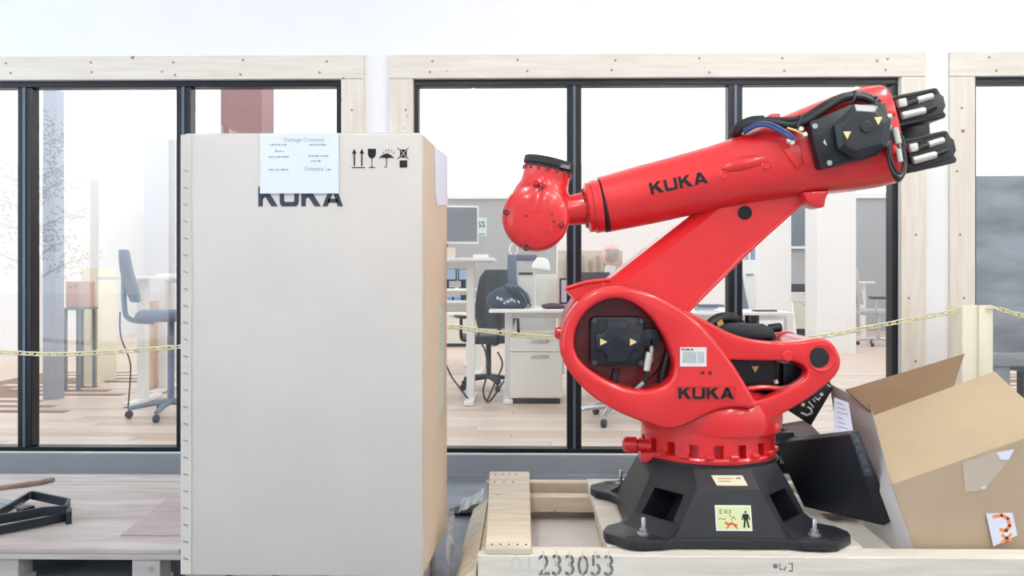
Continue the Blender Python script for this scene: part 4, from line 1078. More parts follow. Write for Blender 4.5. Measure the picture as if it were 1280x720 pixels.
# left end flap, its card colour lightened against the shade there
T1 = W(1037, 481, 3.42); T2 = W(1088, 507, 3.25)
K1 = W(1060, 640, 3.40)
panel('end_flap', [F1 + Vector((-.002, .004, 0)), T2, T1, K1, G1 + Vector((0, .006, 0))], pm('lightened_flap_card', rgb(232, 228, 224), .75, var=.04, scale=4))
panel('end_panel', [B1 + Vector((.01, .01, -.004)), F1 + Vector((.012, .01, -.004)), G1 + Vector((.012, .01, 0)), B1 + Vector((.08, .01, -.40))], M_card_shade)
panel('back_panel', [B2 + Vector((0, .0, -.004)), B1 + Vector((.012, 0, -.004)), B1 + Vector((.10, 0, -.40)), B2 + Vector((.1, 0, -.5))], M_card_shade)
# inner flap rising behind the black housing
panel('inner_flap', [W(962, 532, 3.55), W(1008, 525, 3.52), W(1042, 560, 3.45), W(965, 575, 3.55)], pm('grey_inner_card', rgb(186, 180, 172), .8))
# clear tape and torn paper on the front panel
nF = (F2 - F1).cross(G1 - F1).normalized()
def onF(px, py, off=.002):
    d = W(px, py, 3.0) - Vector((0, 0, CAMZ)); n_ = nF
    t = (F1 - Vector((0, 0, CAMZ))).dot(n_) / d.dot(n_)
    return Vector((0, 0, CAMZ)) + d * t + Vector((0, -off - th_, 0))
def patch(name, pts, m, off, t=.001): return mk(name, prism(B(), [onF(x, y, off) for x, y in pts], (0, t, 0)), m, OC, smooth=0)
patch('clear_tape', [(1202, 578), (1243, 563), (1262, 572), (1240, 598), (1228, 612), (1206, 614)], film_mat('clear_tape', rgb(236, 226, 212), .28), .001)
patch('torn_paper', [(1244, 565), (1266, 561), (1259, 574), (1249, 574)], M_paper, .0025)
patch('tape_crease', [(1224, 609), (1232, 606), (1229, 611)], M_paper, .0025)
patch('tape_label', [(1231, 641), (1264, 640), (1270, 668), (1240, 682)], M_paper, .0025)
def onFl(L, w): return [[(p[0], p[1]) for p in q] for q in stroke(L, w)]
om = pm('orange_print', rgb(240, 140, 90), .5)
for q in onFl([(1240, 645), (1250, 643), (1258, 647), (1260, 656), (1256, 662), (1249, 661)], 4.2) + onFl([(1251, 668), (1262, 675)], 3.2) + onFl([(1262, 667), (1250, 677)], 3.2): patch('tape_print', q, om, .004)
# delivery papers stuck on the end flap
nE = (T2 - F1).cross(T1 - F1).normalized()
def onE(px, py, off=.003):
    d = W(px, py, 3.0) - Vector((0, 0, CAMZ)); t = (F1 - Vector((0, 0, CAMZ))).dot(nE) / d.dot(nE)
    n_ = nE if nE.x < 0 else -nE
    return Vector((0, 0, CAMZ)) + d * t + n_ * off
eo = .009
mk('delivery_note', prism(B(), [onE(x, y, eo) for x, y in ((1043, 499), (1061, 506), (1067, 545), (1042, 542))], nE * .001), pm('bluish_paper', rgb(214, 222, 240), .5), OC, smooth=0)
for k in range(6):
    y0 = 506 + k * 6
    q = stroke([(1047, y0), (1054 + (k % 3) * 3, y0 + 3)], .9)
    for r_ in q: mk('note_print', prism(B(), [onE(x, y, eo + .0015) for x, y in r_], nE * .0005), M_greyink, OC, smooth=0)

# ================================================================== BLACK DEVICE LEANING ON THE CARTON
P1, P2, P3, P4 = W(1105, 658, 2.985), W(1060, 543.5, 2.985), W(967, 553.5, 3.46), W(1004, 634, 3.20)
DV = thing('control_housing', 'black sheet-metal control housing leaning between robot base and open carton', 'machine housing', (1.15, 3.2, .19))
nD = (P2 - P1).cross(P3 - P1).normalized(); nD = nD if nD.x > 0 else -nD
mk('housing_panel', prism(B(), [P1, P2, P3, P4], nD * .05), pm('matt_black_metal', rgb(20, 24, 32), .5), DV, bev=.006)
q1, q2 = P2.lerp(P3, .0), P1.lerp(P2, .55)
mk('edge_rail', prism(B(), [P2 + Vector((.004, -.006, .004)), P2 + Vector((.034, -.006, -.002)), P2.lerp(P1, .45) + Vector((.030, -.006, 0)), P2.lerp(P1, .45) + Vector((-.002, -.006, 0))], (0, .03, 0)), M_dark, DV, bev=.003)
for k in range(5):
    c = P2.lerp(P1, .06 + k * .08) + Vector((.016, -.009, 0)); mk('vent_slot', bx(c.x - .009, c.x + .009, c.y - .002, c.y + .004, c.z - .006, c.z + .006), pm('slot_grey', rgb(66, 70, 78), .5), DV)
s0, s1 = P2.lerp(P3, .52), P1.lerp(P4, .52)
mk('panel_seam', tube(B(), [s0 - nD * .001, s1 - nD * .001], .0022, n=6, smooth=1), M_rubber, DV)
c = W(981, 569, 3.46)
mk('control_box', bx(c.x - .045, c.x + .03, 3.43, 3.50, c.z - .07, c.z + .10), M_motor, DV, bev=.006)
mk('red_white_sticker', bx(c.x - .030, c.x + .030, 3.422, 3.43, c.z - .028, c.z + .022), M_labelw, DV, bev=.003)
mk('sticker_top', bx(c.x - .026, c.x + .029, 3.420, 3.424, c.z + .004, c.z + .028), pm('crimson_print', rgb(170, 40, 60), .5), DV, bev=.003)
mk('connector_row', bx(c.x - .05, c.x + .03, 3.41, 3.44, c.z + .045, c.z + .065), pm('blue_black_metal', rgb(50, 60, 84), .4), DV, bev=.004)
mk('antenna', tube(B(), [W(968, 531, 3.45), W(984, 541, 3.46), W(999, 552, 3.46)], .005, n=8), M_rubber, DV)
mk('antenna_tip', cyl(B(), W(967, 533, 3.45), W(968.5, 527.5, 3.45), .011, n=12, ch=.004), M_rubber, DV)
mk('terminal', cyl(B(), W(998, 555, 3.45), W(999, 549, 3.45), .006, n=10), M_conn, DV)

# black printed sleeve poking out behind the tail
YS = 3.40
SV = mk('printed_sleeve', prism(B(), lin_outl([(980, 510), (1037, 476), (1041, 486), (1014, 532)], YS), (.004, .022, 0)), pm('black_foam', rgb(20, 20, 22), .6), None, 'black printed sleeve with white characters behind the robot tail bracket', 'packaging', bev=.002)
qs = [stroke([(1002, 516), (1009, 519), (1015, 516), (1014, 511), (1010, 509)], 2.4), [disc2(1004, 506, 2.4, 10)], stroke([(1011, 502), (1017, 509)], 1.5), stroke([(1016, 499), (1019, 502)], 1.4), stroke([(1019, 497), (1023, 500), (1025, 497)], 1.8), [disc2(1027, 493, 2.3, 10)], stroke([(1034, 481), (1038, 483)], 1.8)]
for q in sum(qs, []): mk('white_print', prism(B(), [W(x, y, YS - .0015) for x, y in q], (0, .001, 0)), pm('white_print', rgb(226, 226, 224), .6), SV, smooth=0)

# ================================================================== LEFT PALLET WITH BLACK BRACKETS
PZ = .14
PX1 = XP(224, 2.93); PY0, PY1 = 2.93, 4.05
PA = thing('weathered_pallet', 'weathered grey wooden pallet on the floor left of the tall carton', 'pallet', (-2.2, 3.5, 0))
mk('plywood_sheet', prism(B(), [Vector(p) for p in ((-3.4, PY0 + .0, PZ - .018), (PX1, PY0, PZ - .018), (PX1, PY1 - .28, PZ - .018), (-3.4, PY1 - .28, PZ - .018))], (0, 0, .017)), M_ply, PA, bev=.002, seg=1)
for k in range(2):
    y0 = PY1 - .27 + k * .14; mk('deck_board', bx(-3.4, PX1 - .0, y0, y0 + .125, PZ - .022, PZ - .003), M_grey_wood, PA, bev=.002, seg=1)
mk('patch_sheet', prism(B(), [Vector(p) for p in ((XP(112, 3.05) + .1, 3.08, PZ), (PX1 - .01, 3.08, PZ), (PX1 - .01, 3.62, PZ), (PX1 - .33, 3.62, PZ))], (0, 0, .003)), wood('pinkish_ply', rgb(182, 168, 168), rgb(162, 146, 146), rgb(140, 120, 118), (1, 4, 4), 2.5, kscale=2, ksize=.02), PA)
for y0, y1 in ((PY0, PY0 + .11), (3.42, 3.52), (3.90, 4.0)):
    mk('under_board', bx(-3.4, PX1 + .004, y0 + .002, y1, PZ - .040, PZ - .0185), M_grey_wood, PA, bev=.002, seg=1)
    for px in (10, 188):
        xc = XP(px, PY0) - .01
        mk('foot_block', bx(xc - .06 , xc + .04, y0 + .01, y1 - .01, .022, PZ - .041), M_grey_wood, PA, bev=.002, seg=1)
        mk('foot_runner', bx(xc - .065, xc + .045, y0 + .004, y1, .0, .022), M_crate, PA)
# black steel brackets on the pallet
BR = thing('steel_brackets', 'bent black steel bracket bars lying on the left pallet', 'bracket', (-1.95, 3.2, PZ + .003))
def flatbar(name, pts, w, h, m=M_rubber, parent=BR):
    bm = B(); rings = []
    P = [Vector(p) for p in pts]
    for i, p in enumerate(P):
        if i == 0: d = P[1] - P[0]
        elif i == len(P) - 1: d = P[-1] - P[-2]
        else: d = (P[i + 1] - p).normalized() + (p - P[i - 1]).normalized()
        d.z = 0; d.normalize(); n_ = Vector((-d.y, d.x, 0))
        rings.append([p + n_ * w / 2, p - n_ * w / 2, p - n_ * w / 2 + Vector((0, 0, h)), p + n_ * w / 2 + Vector((0, 0, h))])
    loft_rings(bm, rings); bmesh.ops.recalc_face_normals(bm, faces=bm.faces[:])
    return mk(name, bm, m, parent, smooth=0, bev=.0015, seg=1)
def FPT(px, py, z): # point at height z seen at a pixel
    Y = 3.0
    for _ in range(20):
        p = W(px, py, Y); Y *= (CAMZ - z) / max(1e-6, (CAMZ - p.z))
    return W(px, py, Y)
Mst = pm('black_steel', rgb(30, 36, 46), .4, metal=.3)
z_ = PZ + .003
def fz(L, z): return [FPT(x, y, z) for x, y in L]
flatbar('bracket_bar', fz([(-60, 668), (0, 655), (55, 645), (82, 643), (86, 634), (40, 624), (0, 655)][:6], z_ + .03), .012, .035, Mst)
flatbar('bracket_bar', fz([(-60, 680), (0, 668), (56, 657), (80, 652), (88, 645)], z_), .012, .032, Mst)
flatbar('bracket_bar', fz([(38, 623), (10, 640), (-30, 662)], z_ + .03), .012, .03, Mst)
flatbar('bracket_plate', fz([(-20, 622), (18, 631), (38, 638)], z_ + .035), .05, .006, pm('dull_steel', rgb(120, 130, 146), .35, metal=.5))
flatbar('bracket_end', fz([(84, 646), (86, 655)], z_), .02, .05, Mst)
flatbar('bracket_plate', fz([(24, 646), (40, 641)], z_ + .03), .03, .03, Mst)
WS = flatbar('wood_batten', fz([(-20, 615), (50, 605), (66, 601)], z_ - .003), .03, .016, wood('dark_batten', rgb(150, 128, 116), rgb(118, 98, 90), rgb(90, 72, 64), (3, 10, 10), 3.0), None)
tag(WS, 'thin brown wooden batten lying at the back of the left pallet', 'batten')

# ================================================================== LOOSE BITS ON THE FLOOR
pp = fz([(562, 636), (578, 630), (596, 626), (600, 632), (590, 640), (566, 641)], .02)
SC = mk('torn_strip', prism(B(), [Vector((p.x, p.y, .012)) for p in pp], (0, 0, .006)), M_rubber, None, 'torn dark strip lying on the floor between carton and crate', 'scrap')
bm = B(); cx_ = FPT(588, 634, .03); nx = 10; g = []
for j in range(5):
    g.append([bm.verts.new((cx_.x - .05 + .012 * i + .01 * mnoise.noise((i, j, 1)), cx_.y - .08 + .05 * j, .022 + .03 * abs(mnoise.noise((i * .7, j * .9, 3))) + .006 * i)) for i in range(nx)])
for j in range(4):
    for i in range(nx - 1): bm.faces.new((g[j][i], g[j][i + 1], g[j + 1][i + 1], g[j + 1][i]))
bmesh.ops.solidify(bm, geom=bm.faces[:], thickness=.001)
mk('plastic_wrap', bm, film_mat('white_plastic_film', rgb(230, 232, 232), .8), None, 'crumpled white plastic film scrap at the crate corner', 'plastic film')
bm = B(); g = []
c0 = Vector((br_ + .012, 3.02, .0))
for j in range(9):
    g.append([bm.verts.new((c0.x + .015 + .03 * abs(mnoise.noise((i * .6, j * .5, 7))), c0.y - .12 + .03 * i, .004 + j * .03 + .02 * mnoise.noise((i * .8, j, 2)))) for i in range(8)])
    if j == 0:
        for v in g[0]: v.co.z = .002
for j in range(8):
    for i in range(7): bm.faces.new((g[j][i], g[j][i + 1], g[j + 1][i + 1], g[j + 1][i]))
bmesh.ops.solidify(bm, geom=bm.faces[:], thickness=.0008)
mk('plastic_wrap', bm, film_mat('clear_plastic_film', rgb(225, 228, 228), .35), None, 'crumpled clear plastic film hanging at the foot of the tall carton', 'plastic film')

# ================================================================== CREAM POST AND YELLOW CHAIN
YP = 4.22
PO = thing('chain_post', 'square cream post carrying the pale yellow chain beside the right window', 'post', (XP(1221, YP), YP + .07, 0))
pz = ZP(382, YP)
px0, px1 = XP(1203, YP), XP(1238, YP)
bm = bx(px0, px1, YP, YP + .14, 0, pz); mk('post_shaft', bm, M_post, PO, bev=.004)
mk('post_board', bx((px0 + px1) / 2 + .004, px1 + .004, YP - .018, YP, .0, pz + .004), M_post, PO, bev=.003)
mk('post_foot', bx(px0 - .04, px1 + .04, YP - .04, YP + .18, 0, .02), M_post, PO, bev=.004)
hk = W(1240, 385, YP - .02)
mk('chain_hook', tube(B(), [hk + Vector((-.03, .0, 0)), hk + Vector((0, -.02, .0)), hk + Vector((.022, -.01, -.006))], .005, n=6), M_chain, PO)
# link mesh
def link_mesh():
    bm = B(); P = []
    Lh, Wh = .016, .0115
    for k in range(12):
        a = 2 * math.pi * k / 12; P.append(Vector((math.copysign(Lh, math.cos(a)) * (1 if abs(math.cos(a)) > .1 else 0) * 1.0 + Wh * math.cos(a), Wh * math.sin(a), 0)))
    rings = []
    n_ = len(P)
    for i in range(n_):
        t = (P[(i + 1) % n_] - P[i - 1]).normalized(); u = Vector((0, 0, 1)); v = t.cross(u)
        rings.append([bm.verts.new(P[i] + (u * math.cos(2 * math.pi * q / 5) + v * math.sin(2 * math.pi * q / 5)) *   .0040) for q in range(5)])
    for i in range(n_):
        a, b = rings[i], rings[(i + 1) % n_]
        for q in range(5): bm.faces.new((a[q], a[(q + 1) % 5], b[(q + 1) % 5], b[q]))
    bmesh.ops.recalc_face_normals(bm, faces=bm.faces[:])
    me = bpy.data.meshes.new('link'); bm.to_mesh(me); bm.free()
    for p in me.polygons: p.use_smooth = True
    me.materials.append(M_chain); return me
LMESH = link_mesh()
def chain(label, pts, group='pale yellow plastic barrier chain'):
    P = catmull([W(x, y, Y) for x, y, Y in pts], 40)
    r = thing('barrier_chain', label, 'chain', P[len(P) // 2], group=group)
    d = 0.0; pitch = .039; nxt = 0.0; k = 0
    for a, b in zip(P, P[1:]):
        seg = (b - a).length
        while nxt <= d + seg:
            p = a.lerp(b, (nxt - d) / seg); t = (b - a).normalized()
            q = t.to_track_quat('X', 'Z').to_matrix().to_4x4() @ Matrix.Rotation(math.radians(90 * (k % 2) + 35), 4, 'X')
            inst('link', LMESH, r, p, q.to_euler()); nxt += pitch; k += 1
        d += seg
    return r
YCH = 4.30
chain('long pale yellow chain sagging across the left and middle windows', [(-40, 437, YCH), (20, 441, YCH), (70, 443, YCH), (140, 440, YCH), (228, 433, YCH), (350, 420, YCH), (470, 409, YCH), (560, 408, YCH), (600, 413, YCH), (650, 419, YCH), (700, 423, YCH), (790, 431, YCH), (900, 432, YCH), (1000, 424, YCH), (1040, 418, YCH), (1120, 403, YCH), (1180, 392, YCH - .04), (1196, 387.5, YP + .03)])
chain('short pale yellow chain running right from the cream post', [(1245, 385.5, YP - .03), (1252, 387.5, YP - .03), (1275, 394, YP - .03), (1320, 404, YP - .03), (1400, 414, YP)])
# ================================================================== OFFICE BEHIND THE GLASS
def rounded_box(x0, x1, y0, y1, z0, z1, r=.03, seg=3):
    bm = bx(x0, x1, y0, y1, z0, z1); bmesh.ops.bevel(bm, geom=bm.edges[:], offset=r, segments=seg, profile=.5, affect='EDGES'); return bm

def office_chair(label, loc, rz, seat_h=.47, fab=M_chair, base_m=M_dark, arms=True, back_h=.56, group='office swivel chairs'):
    r = thing('office_chair', label, 'chair', loc, rz, group, local=True)
    mk('seat', rounded_box(-.24, .24, -.23, .25, seat_h - .05, seat_h + .03, .035), fab, r)
    # curved backrest at +y
    rings = []
    for j in range(9):
        t = j / 8; z = seat_h + .10 + back_h * t; w = .22 * (1 - .25 * t ** 3) * (0.8 + .2 * min(1, t * 4)) * (1 if j < 8 else .8); yb = .26 + .05 * math.sin(t * 2.2) + .04 * t
        ring_ = []
        for k in range(16):
            a = 2 * math.pi * k / 16; x = w * math.copysign(abs(math.cos(a)) ** .6, math.cos(a))
            ring_.append(Vector((x, yb + .032 * math.sin(a) - .05 * (x / .22) ** 2, z)))
        rings.append(ring_)
    mk('backrest', loft_rings(B(), rings), fab, r, smooth=50)
    mk('back_support', tube(B(), [(0, .12, seat_h - .06), (0, .30, seat_h - .03), (0, .335, seat_h + .10), (0, .335, seat_h + .3)], .02, n=8), base_m, r)
    mk('gas_column', cyl(B(), (0, 0, .09), (0, 0, seat_h - .05), .026, n=14), base_m, r)
    for k in range(5):
        a = 2 * math.pi * k / 5 + .3; e = Vector((math.cos(a) * .30, math.sin(a) * .30, .075))
        mk('base_leg', tube(B(), [(0, 0, .115), e * .5 + Vector((0, 0, .065)), e], lambda t: .026 - .010 * t, n=8, smooth=3), base_m, r)
        cs = mk('caster', cyl(B(), (e.x - .02 * math.sin(a), e.y + .02 * math.cos(a), .03), (e.x + .02 * math.sin(a), e.y - .02 * math.cos(a), .03), .03, n=14, ch=.006), M_dark, r)
        mk('caster_stem', cyl(B(), (e.x, e.y, .03), (e.x, e.y, .085), .008, n=8), base_m, cs)
    if arms:
        for s in (-1, 1):
            mk('arm_support', tube(B(), [(s * .22, .05, seat_h - .03), (s * .29, .05, seat_h), (s * .29, .04, seat_h + .19)], .016, n=8), base_m, r)
            mk('armrest', rounded_box(s * .29 - .035, s * .29 + .035, -.12, .14, seat_h + .19, seat_h + .22, .012), M_dark, r)
    return r

def desk(label, x0, x1, y0, y1, zt, legs, name='office_desk', group=None, foot=.30, beam=True):
    r = thing(name, label, 'desk', ((x0 + x1) / 2, (y0 + y1) / 2, 0), group=group)
    mk('table_top', bx(x0, x1, y0, y1, zt - .028, zt), M_white, r, bev=.004, seg=1)
    yc = (y0 + y1) / 2
    for x in legs:
        lg = mk('leg', bx(x - .035, x + .035, yc - .045, yc + .045, .04, zt - .028), M_white, r, bev=.004, seg=1)
        mk('leg_sleeve', bx(x - .028, x + .028, yc - .052, yc + .052, zt * .5, zt - .03), M_white, lg)
        mk('foot', bx(x - .04, x + .04, yc - foot, yc + foot, .004, .04), M_white, r, bev=.004, seg=1)
        for s in (-1, 1): mk('glide', cyl(B(), (x, yc + s * (foot - .04), 0), (x, yc + s * (foot - .04), .006), .018, n=10), M_dark, lg)
    if beam and len(legs) > 1: mk('cross_beam', bx(min(legs) + .036, max(legs) - .036, yc - .02, yc + .02, zt - .09, zt - .04), M_white, r)
    return r

def pedestal(label, x0, x1, y0, y1, z0, z1, splits, m=M_offw):
    r = thing('drawer_pedestal', label, 'drawer unit', ((x0 + x1) / 2, (y0 + y1) / 2, 0))
    mk('body', bx(x0, x1, y0 + .018, y1, z0, z1), m, r, bev=.003, seg=1)
    mk('plinth', bx(x0 + .02, x1 - .02, y0 + .04, y1 - .02, 0, z0), M_dark, r)
    zz = [z1] + splits + [z0 + .004]
    for a, b in zip(zz, zz[1:]):
        d = mk('drawer', bx(x0 + .004, x1 - .004, y0, y0 + .017, b + .004, a - .003), m, r, bev=.002, seg=1)
        xc = (x0 + x1) / 2 + .03
        mk('handle', bx(xc - .08, xc + .08, y0 - .012, y0, a - .05, a - .022), M_alu, d, bev=.004)
    return r

def monitor(label, cx, y, zb, w, h, rz, stand=.12, face=M_screen, rim=M_white, group=None, foot=True):
    r = thing('computer_monitor', label, 'monitor', (cx, y, zb), rz, group, local=True)
    mk('casing', bx(-w / 2, w / 2, -.012, .022, stand, stand + h), rim, r, bev=.005)
    mk('screen', bx(-w / 2 + .016, w / 2 - .016, -.016, -.011, stand + .02, stand + h - .016), face, r, smooth=0)
    mk('stand', bx(-.03, .03, .022, .05, .01, stand + h * .4), M_dark, r, bev=.004)
    mk('stand_foot', bx(-min(.11, w * .4), min(.11, w * .4), -.06, .10, 0, .012), M_dark, r, bev=.004)
    return r

# ---- raised desk with monitor, left of the middle window
D1Y0, D1Y1 = 7.0, 7.75
zd1 = ZP(322, D1Y0)
d1 = desk('raised white sit-stand desk carrying the tilted grey monitor', XP(380, D1Y0), XP(617, D1Y0), D1Y0, D1Y1, zd1, [XP(400, 7.38), XP(588.5, 7.38)], group='sit-stand desks')
monitor('white-rimmed grey monitor standing on the raised desk', XP(556, 7.35), 7.35, zd1, .60, .335, math.radians(14), .13)
kb = mk('desk_papers', bx(XP(592, 7.2), XP(610, 7.2), 7.12, 7.35, zd1, zd1 + .03), M_white, None, 'flat stack of white papers on the raised desk', 'papers', bev=.003)
mk('cream_mug', lathe(B(), [(.03, 0), (.04, .004), (.042, .09), (.038, .09), (.036, .01), (.001, .008)], (XP(563, 7.15), 7.15, zd1), n=20), pm('cream_ceramic', rgb(232, 215, 200), .35), None, 'small cream mug on the raised desk under the monitor', 'mug')
# sign on the far grey wall
ys = OY1 - .008
sg = mk('wall_sign', bx(XP(594, ys), XP(608.5, ys), ys, ys + .006, ZP(295, ys), ZP(272, ys)), pm('mint_paper', rgb(206, 226, 220), .6), None, 'small mint green sign on the far grey wall beside the monitor', 'sign')
q = W(594.5, 284, ys - .001); mkm('sign_text', text_polys_mesh('OSS', .17, q + Vector((-.10, 0, 0)), (1, 0, 0), (0, 0, 1), .0006, bold=.001), M_ink, sg, smooth=0)
q = W(597, 290, ys - .001); mk('sign_line', bx(q.x, q.x + .15, q.y - .001, q.y, q.z - .06, q.z - .03), M_greyink, sg, smooth=0)

# ---- far desks behind it
z2 = ZP(361, 10.0)
desk('far white desk with two small blue monitors, beyond the raised desk', XP(500, 10), XP(592, 10), 10.0, 10.7, z2, [XP(510, 10.3), XP(586, 10.3)], group='far desks')
mface = pm('blue_screen', rgb(150, 172, 200), .35)
monitor('left small blue monitor on the far desk', XP(558, 10.3), 10.3, z2, .26, .16, 0, .09, mface, M_dark)
monitor('right small blue monitor on the far desk', XP(579, 10.3), 10.3, z2, .13, .16, 0, .09, mface, M_dark)
z3 = ZP(376, 9.2)
desk('second white desk below the two small blue monitors', XP(480, 9.2), XP(604, 9.2), 9.2, 9.85, z3, [XP(500, 9.5), XP(598, 9.5)], group='far desks')
bk1 = mk('blue_binder', bx(XP(560, 9.4), XP(577, 9.4), 9.3, 9.5, z3, z3 + .045), pm('blue_binder', rgb(120, 150, 200), .5), None, 'pale blue binder lying on the second far desk', 'binder', bev=.004)
mk('binder_band', bx(XP(566, 9.4), XP(568, 9.4), 9.298, 9.3, z3 + .005, z3 + .04), M_ink, bk1)
mk('black_cup', lathe(B(), [(.03, 0), (.04, .003), (.044, .06), (.040, .06), (.036, .008), (.001, .006)], (XP(580, 9.35), 9.35, z3), n=18), M_dark, None, 'squat black cup beside the blue binder', 'cup')
pedestal('far cream drawer unit behind the raised desk leg', XP(540, 13), XP(592, 13), 13.0, 13.5, .05, ZP(392, 13), [ZP(407, 13)])

# ---- middle desk with pedestal
D2Y0, D2Y1 = 7.12, 7.85
zd2 = ZP(387, D2Y0)
desk('white desk loaded with a dark bag behind the middle window', XP(611, D2Y0), XP(860, D2Y0), D2Y0, D2Y1, zd2, [XP(636, 7.48), XP(850, 7.48)], group='sit-stand desks')
pedestal('cream two-drawer pedestal under the desk with the dark bag', XP(637, 7.2), XP(703, 7.2), 7.2, 7.7, .05, ZP(421, 7.2), [ZP(440, 7.2)])
# dark bag: lumpy shell with straps
bm = B(); bmesh.ops.create_icosphere(bm, subdivisions=4, radius=1.0)
bc = W(637, 372, 7.4)
for v in bm.verts:
    c = v.co; nn = mnoise.noise(c * 1.7) * .18 + mnoise.noise(c * 4.0) * .08
    s = 1 + nn; top = 1 - .35 * max(0, c.z)
    v.co = Vector((bc.x + c.x * .20 * s * top, 7.42 + c.y * .14 * s, zd2 + .085 + max(-.085, c.z * .125 * s)))
bag = mk('shoulder_bag', bm, pm('slate_nylon', rgb(68, 84, 104), .6, var=.25, scale=14), None, 'lumpy slate blue bag lying on the middle desk', 'bag')
for k in range(4):
    x = bc.x + .02 + k * .035
    mk('strap', tube(B(), [(x - .06, 7.29, zd2 + .19), (x, 7.275, zd2 + .14), (x + .04, 7.27, zd2 + .07), (x + .06, 7.27, zd2 + .02)], .009, n=6), pm('slate_strap', rgb(40, 52, 70), .6), bag)
for k in range(7):
    a = random.random(); p = Vector((bc.x - .10 + .03 * k, 7.27, zd2 + .05 + .05 * a))
    mk('tag', bx(p.x - .012, p.x + .012, p.y - .004, p.y, p.z - .012, p.z + .012, Matrix.Translation(p) @ Matrix.Rotation(a * 2, 4, 'Y') @ Matrix.Translation(-p)), (M_paper, pm('pink_tag', rgb(226, 150, 170), .5))[k == 2], bag)
# grey inspection stand with round handle
sx = XP(640, 7.72)
IS = thing('inspection_stand', 'blue-grey upright equipment stand with a round white handle on the middle desk', 'equipment stand', (sx, 7.72, zd2))
mst = pm('blue_grey_plastic', rgb(110, 124, 144), .5)
mk('foot', rounded_box(sx - .045, sx + .045, 7.66, 7.80, zd2, zd2 + .03, .01), mst, IS)
mk('column', rounded_box(sx - .042, sx + .042, 7.68, 7.76, zd2 + .03, ZP(318, 7.7), .012), mst, IS)
mk('arm', rounded_box(sx + .0, XP(671, 7.7), 7.69, 7.75, ZP(326, 7.7), ZP(318, 7.7), .012), mst, IS)
lc = W(642, 312, 7.7); bm = B(); P = [lc + Vector((.036 * math.cos(a), 0, .052 * math.sin(a))) for a in [2 * math.pi * k / 20 for k in range(21)]]
mk('round_handle', tube(bm, P, .007, n=8, smooth=1), M_white, IS)
# white desk lamp
lx = XP(668, 7.5)
DL = thing('desk_lamp', 'white desk lamp with a round shade on the middle desk', 'lamp', (lx, 7.5, zd2))
mk('base', lathe(B(), [(.07, 0), (.07, .012), (.02, .02)], (lx, 7.5, zd2), n=24), M_white, DL)
mk('pole', cyl(B(), (lx, 7.5, zd2 + .015), (lx, 7.5, ZP(334, 7.5)), .010, n=12), M_white, DL)
mk('shade', lathe(B(), [(.02, .10), (.05, .09), (.075, .05), (.085, 0), (.080, 0), (.07, .045), (.045, .08), (.001, .088)], (XP(676, 7.5), 7.5, ZP(336, 7.5)), (.15, 0, 1), n=28), M_white, DL)
# cream box, monitor, dark clutter
cb = thing('cream_box', 'cream storage box at the back of the middle desk', 'box', (XP(671, 7.75), 7.75, zd2))
mk('body', bx(XP(648, 7.7), XP(697, 7.7), 7.7, 7.83, zd2, ZP(343, 7.7)), pm('cream_board', rgb(236, 230, 222), .6), cb, bev=.004)
mk('lid_edge', bx(XP(648, 7.69), XP(666, 7.69), 7.69, 7.83, ZP(343, 7.7), ZP(340.5, 7.7)), M_dark, cb)
monitor('dark-framed monitor on the middle desk, crossed by the window mullion', XP(730, 7.55), 7.55, zd2, .44, .235, 0, .03, pm('lilac_screen', rgb(190, 184, 204), .35), M_dark)
bm = B(); bmesh.ops.create_icosphere(bm, subdivisions=3, radius=1.0)
hc = W(692, 381, 7.3)
for v in bm.verts:
    c = v.co.copy(); s = 1 + .25 * mnoise.noise(c * 2.5); v.co = Vector((hc.x + c.x * .10 * s, 7.3 + c.y * .06, zd2 + .02 + max(-.02, c.z * .03 * s)))
mk('dark_gloves', bm, pm('dark_plum_cloth', rgb(84, 76, 88), .8), None, 'small dark crumpled cloth on the middle desk before the monitor', 'cloth')
# paper cup + white bottle left of the bag
mk('white_bottle', lathe(B(), [(.03, 0), (.032, .005), (.032, .15), (.02, .165), (.02, .18), (.001, .181)], (XP(604, 9.35), 9.35, ZP(376, 9.2)), n=18), M_white, None, 'white cylinder bottle standing left of the slate bag', 'bottle')
# cables under the desks
def cable(label, pts, r=.008):
    return mk('floor_cable', tube(B(), pts, r, n=6), M_dark, None, label, 'cable', group='cables under the desks')
cable('dark cable looping down from the raised desk to its leg foot', [W(556, 452, 7.3), W(564, 470, 7.3), W(574, 484, 7.25), Vector((XP(588, 7.25), 7.25, .012))])
cable('dark cable hanging between the raised desk and the pedestal', [W(606, 404, 7.5), W(598, 420, 7.45), W(607, 440, 7.4), W(609, 465, 7.35), W(604, 490, 7.3), Vector((XP(612, 7.3), 7.3, .012)), W(630, 476, 7.3)])
cable('dark cable running from under the middle desk to the floor', [W(622, 440, 7.35), W(628, 456, 7.32), W(618, 480, 7.3), Vector((XP(608, 7.22), 7.22, .012))])
# chairs
office_chair('dark grey office chair between the raised desk and the middle desk', (XP(611, 8.3), 8.25, 0), math.radians(200), .50, M_chair, M_dark)
office_chair('office chair with pale star base behind the robot turret', (XP(764, 6.45), 6.40, 0), math.radians(20), .47, M_chair, M_alu)
office_chair('tall blue-grey office chair behind the left window', (XP(217, 6.6), 6.55, 0), math.radians(112), .80, M_chairb, pm('blue_grey_base', rgb(120, 134, 154), .4), False, .40)
office_chair('blue-grey office chair at the desk right of the window mullion', (XP(955, 8.9), 8.8, 0), math.radians(60), .50, M_chairb, M_dark, False)
office_chair('pale office chair far away right of the white pillar', (XP(1098, 13.4), 13.4, 0), math.radians(70), .55, pm('pale_mesh_fabric', rgb(190, 194, 200), .7), M_alu)
office_chair('grey office chair behind the right window below the dark board', (XP(1285, 6.6), 6.7, 0), math.radians(-60), .42, M_chair, M_dark, True, .30)

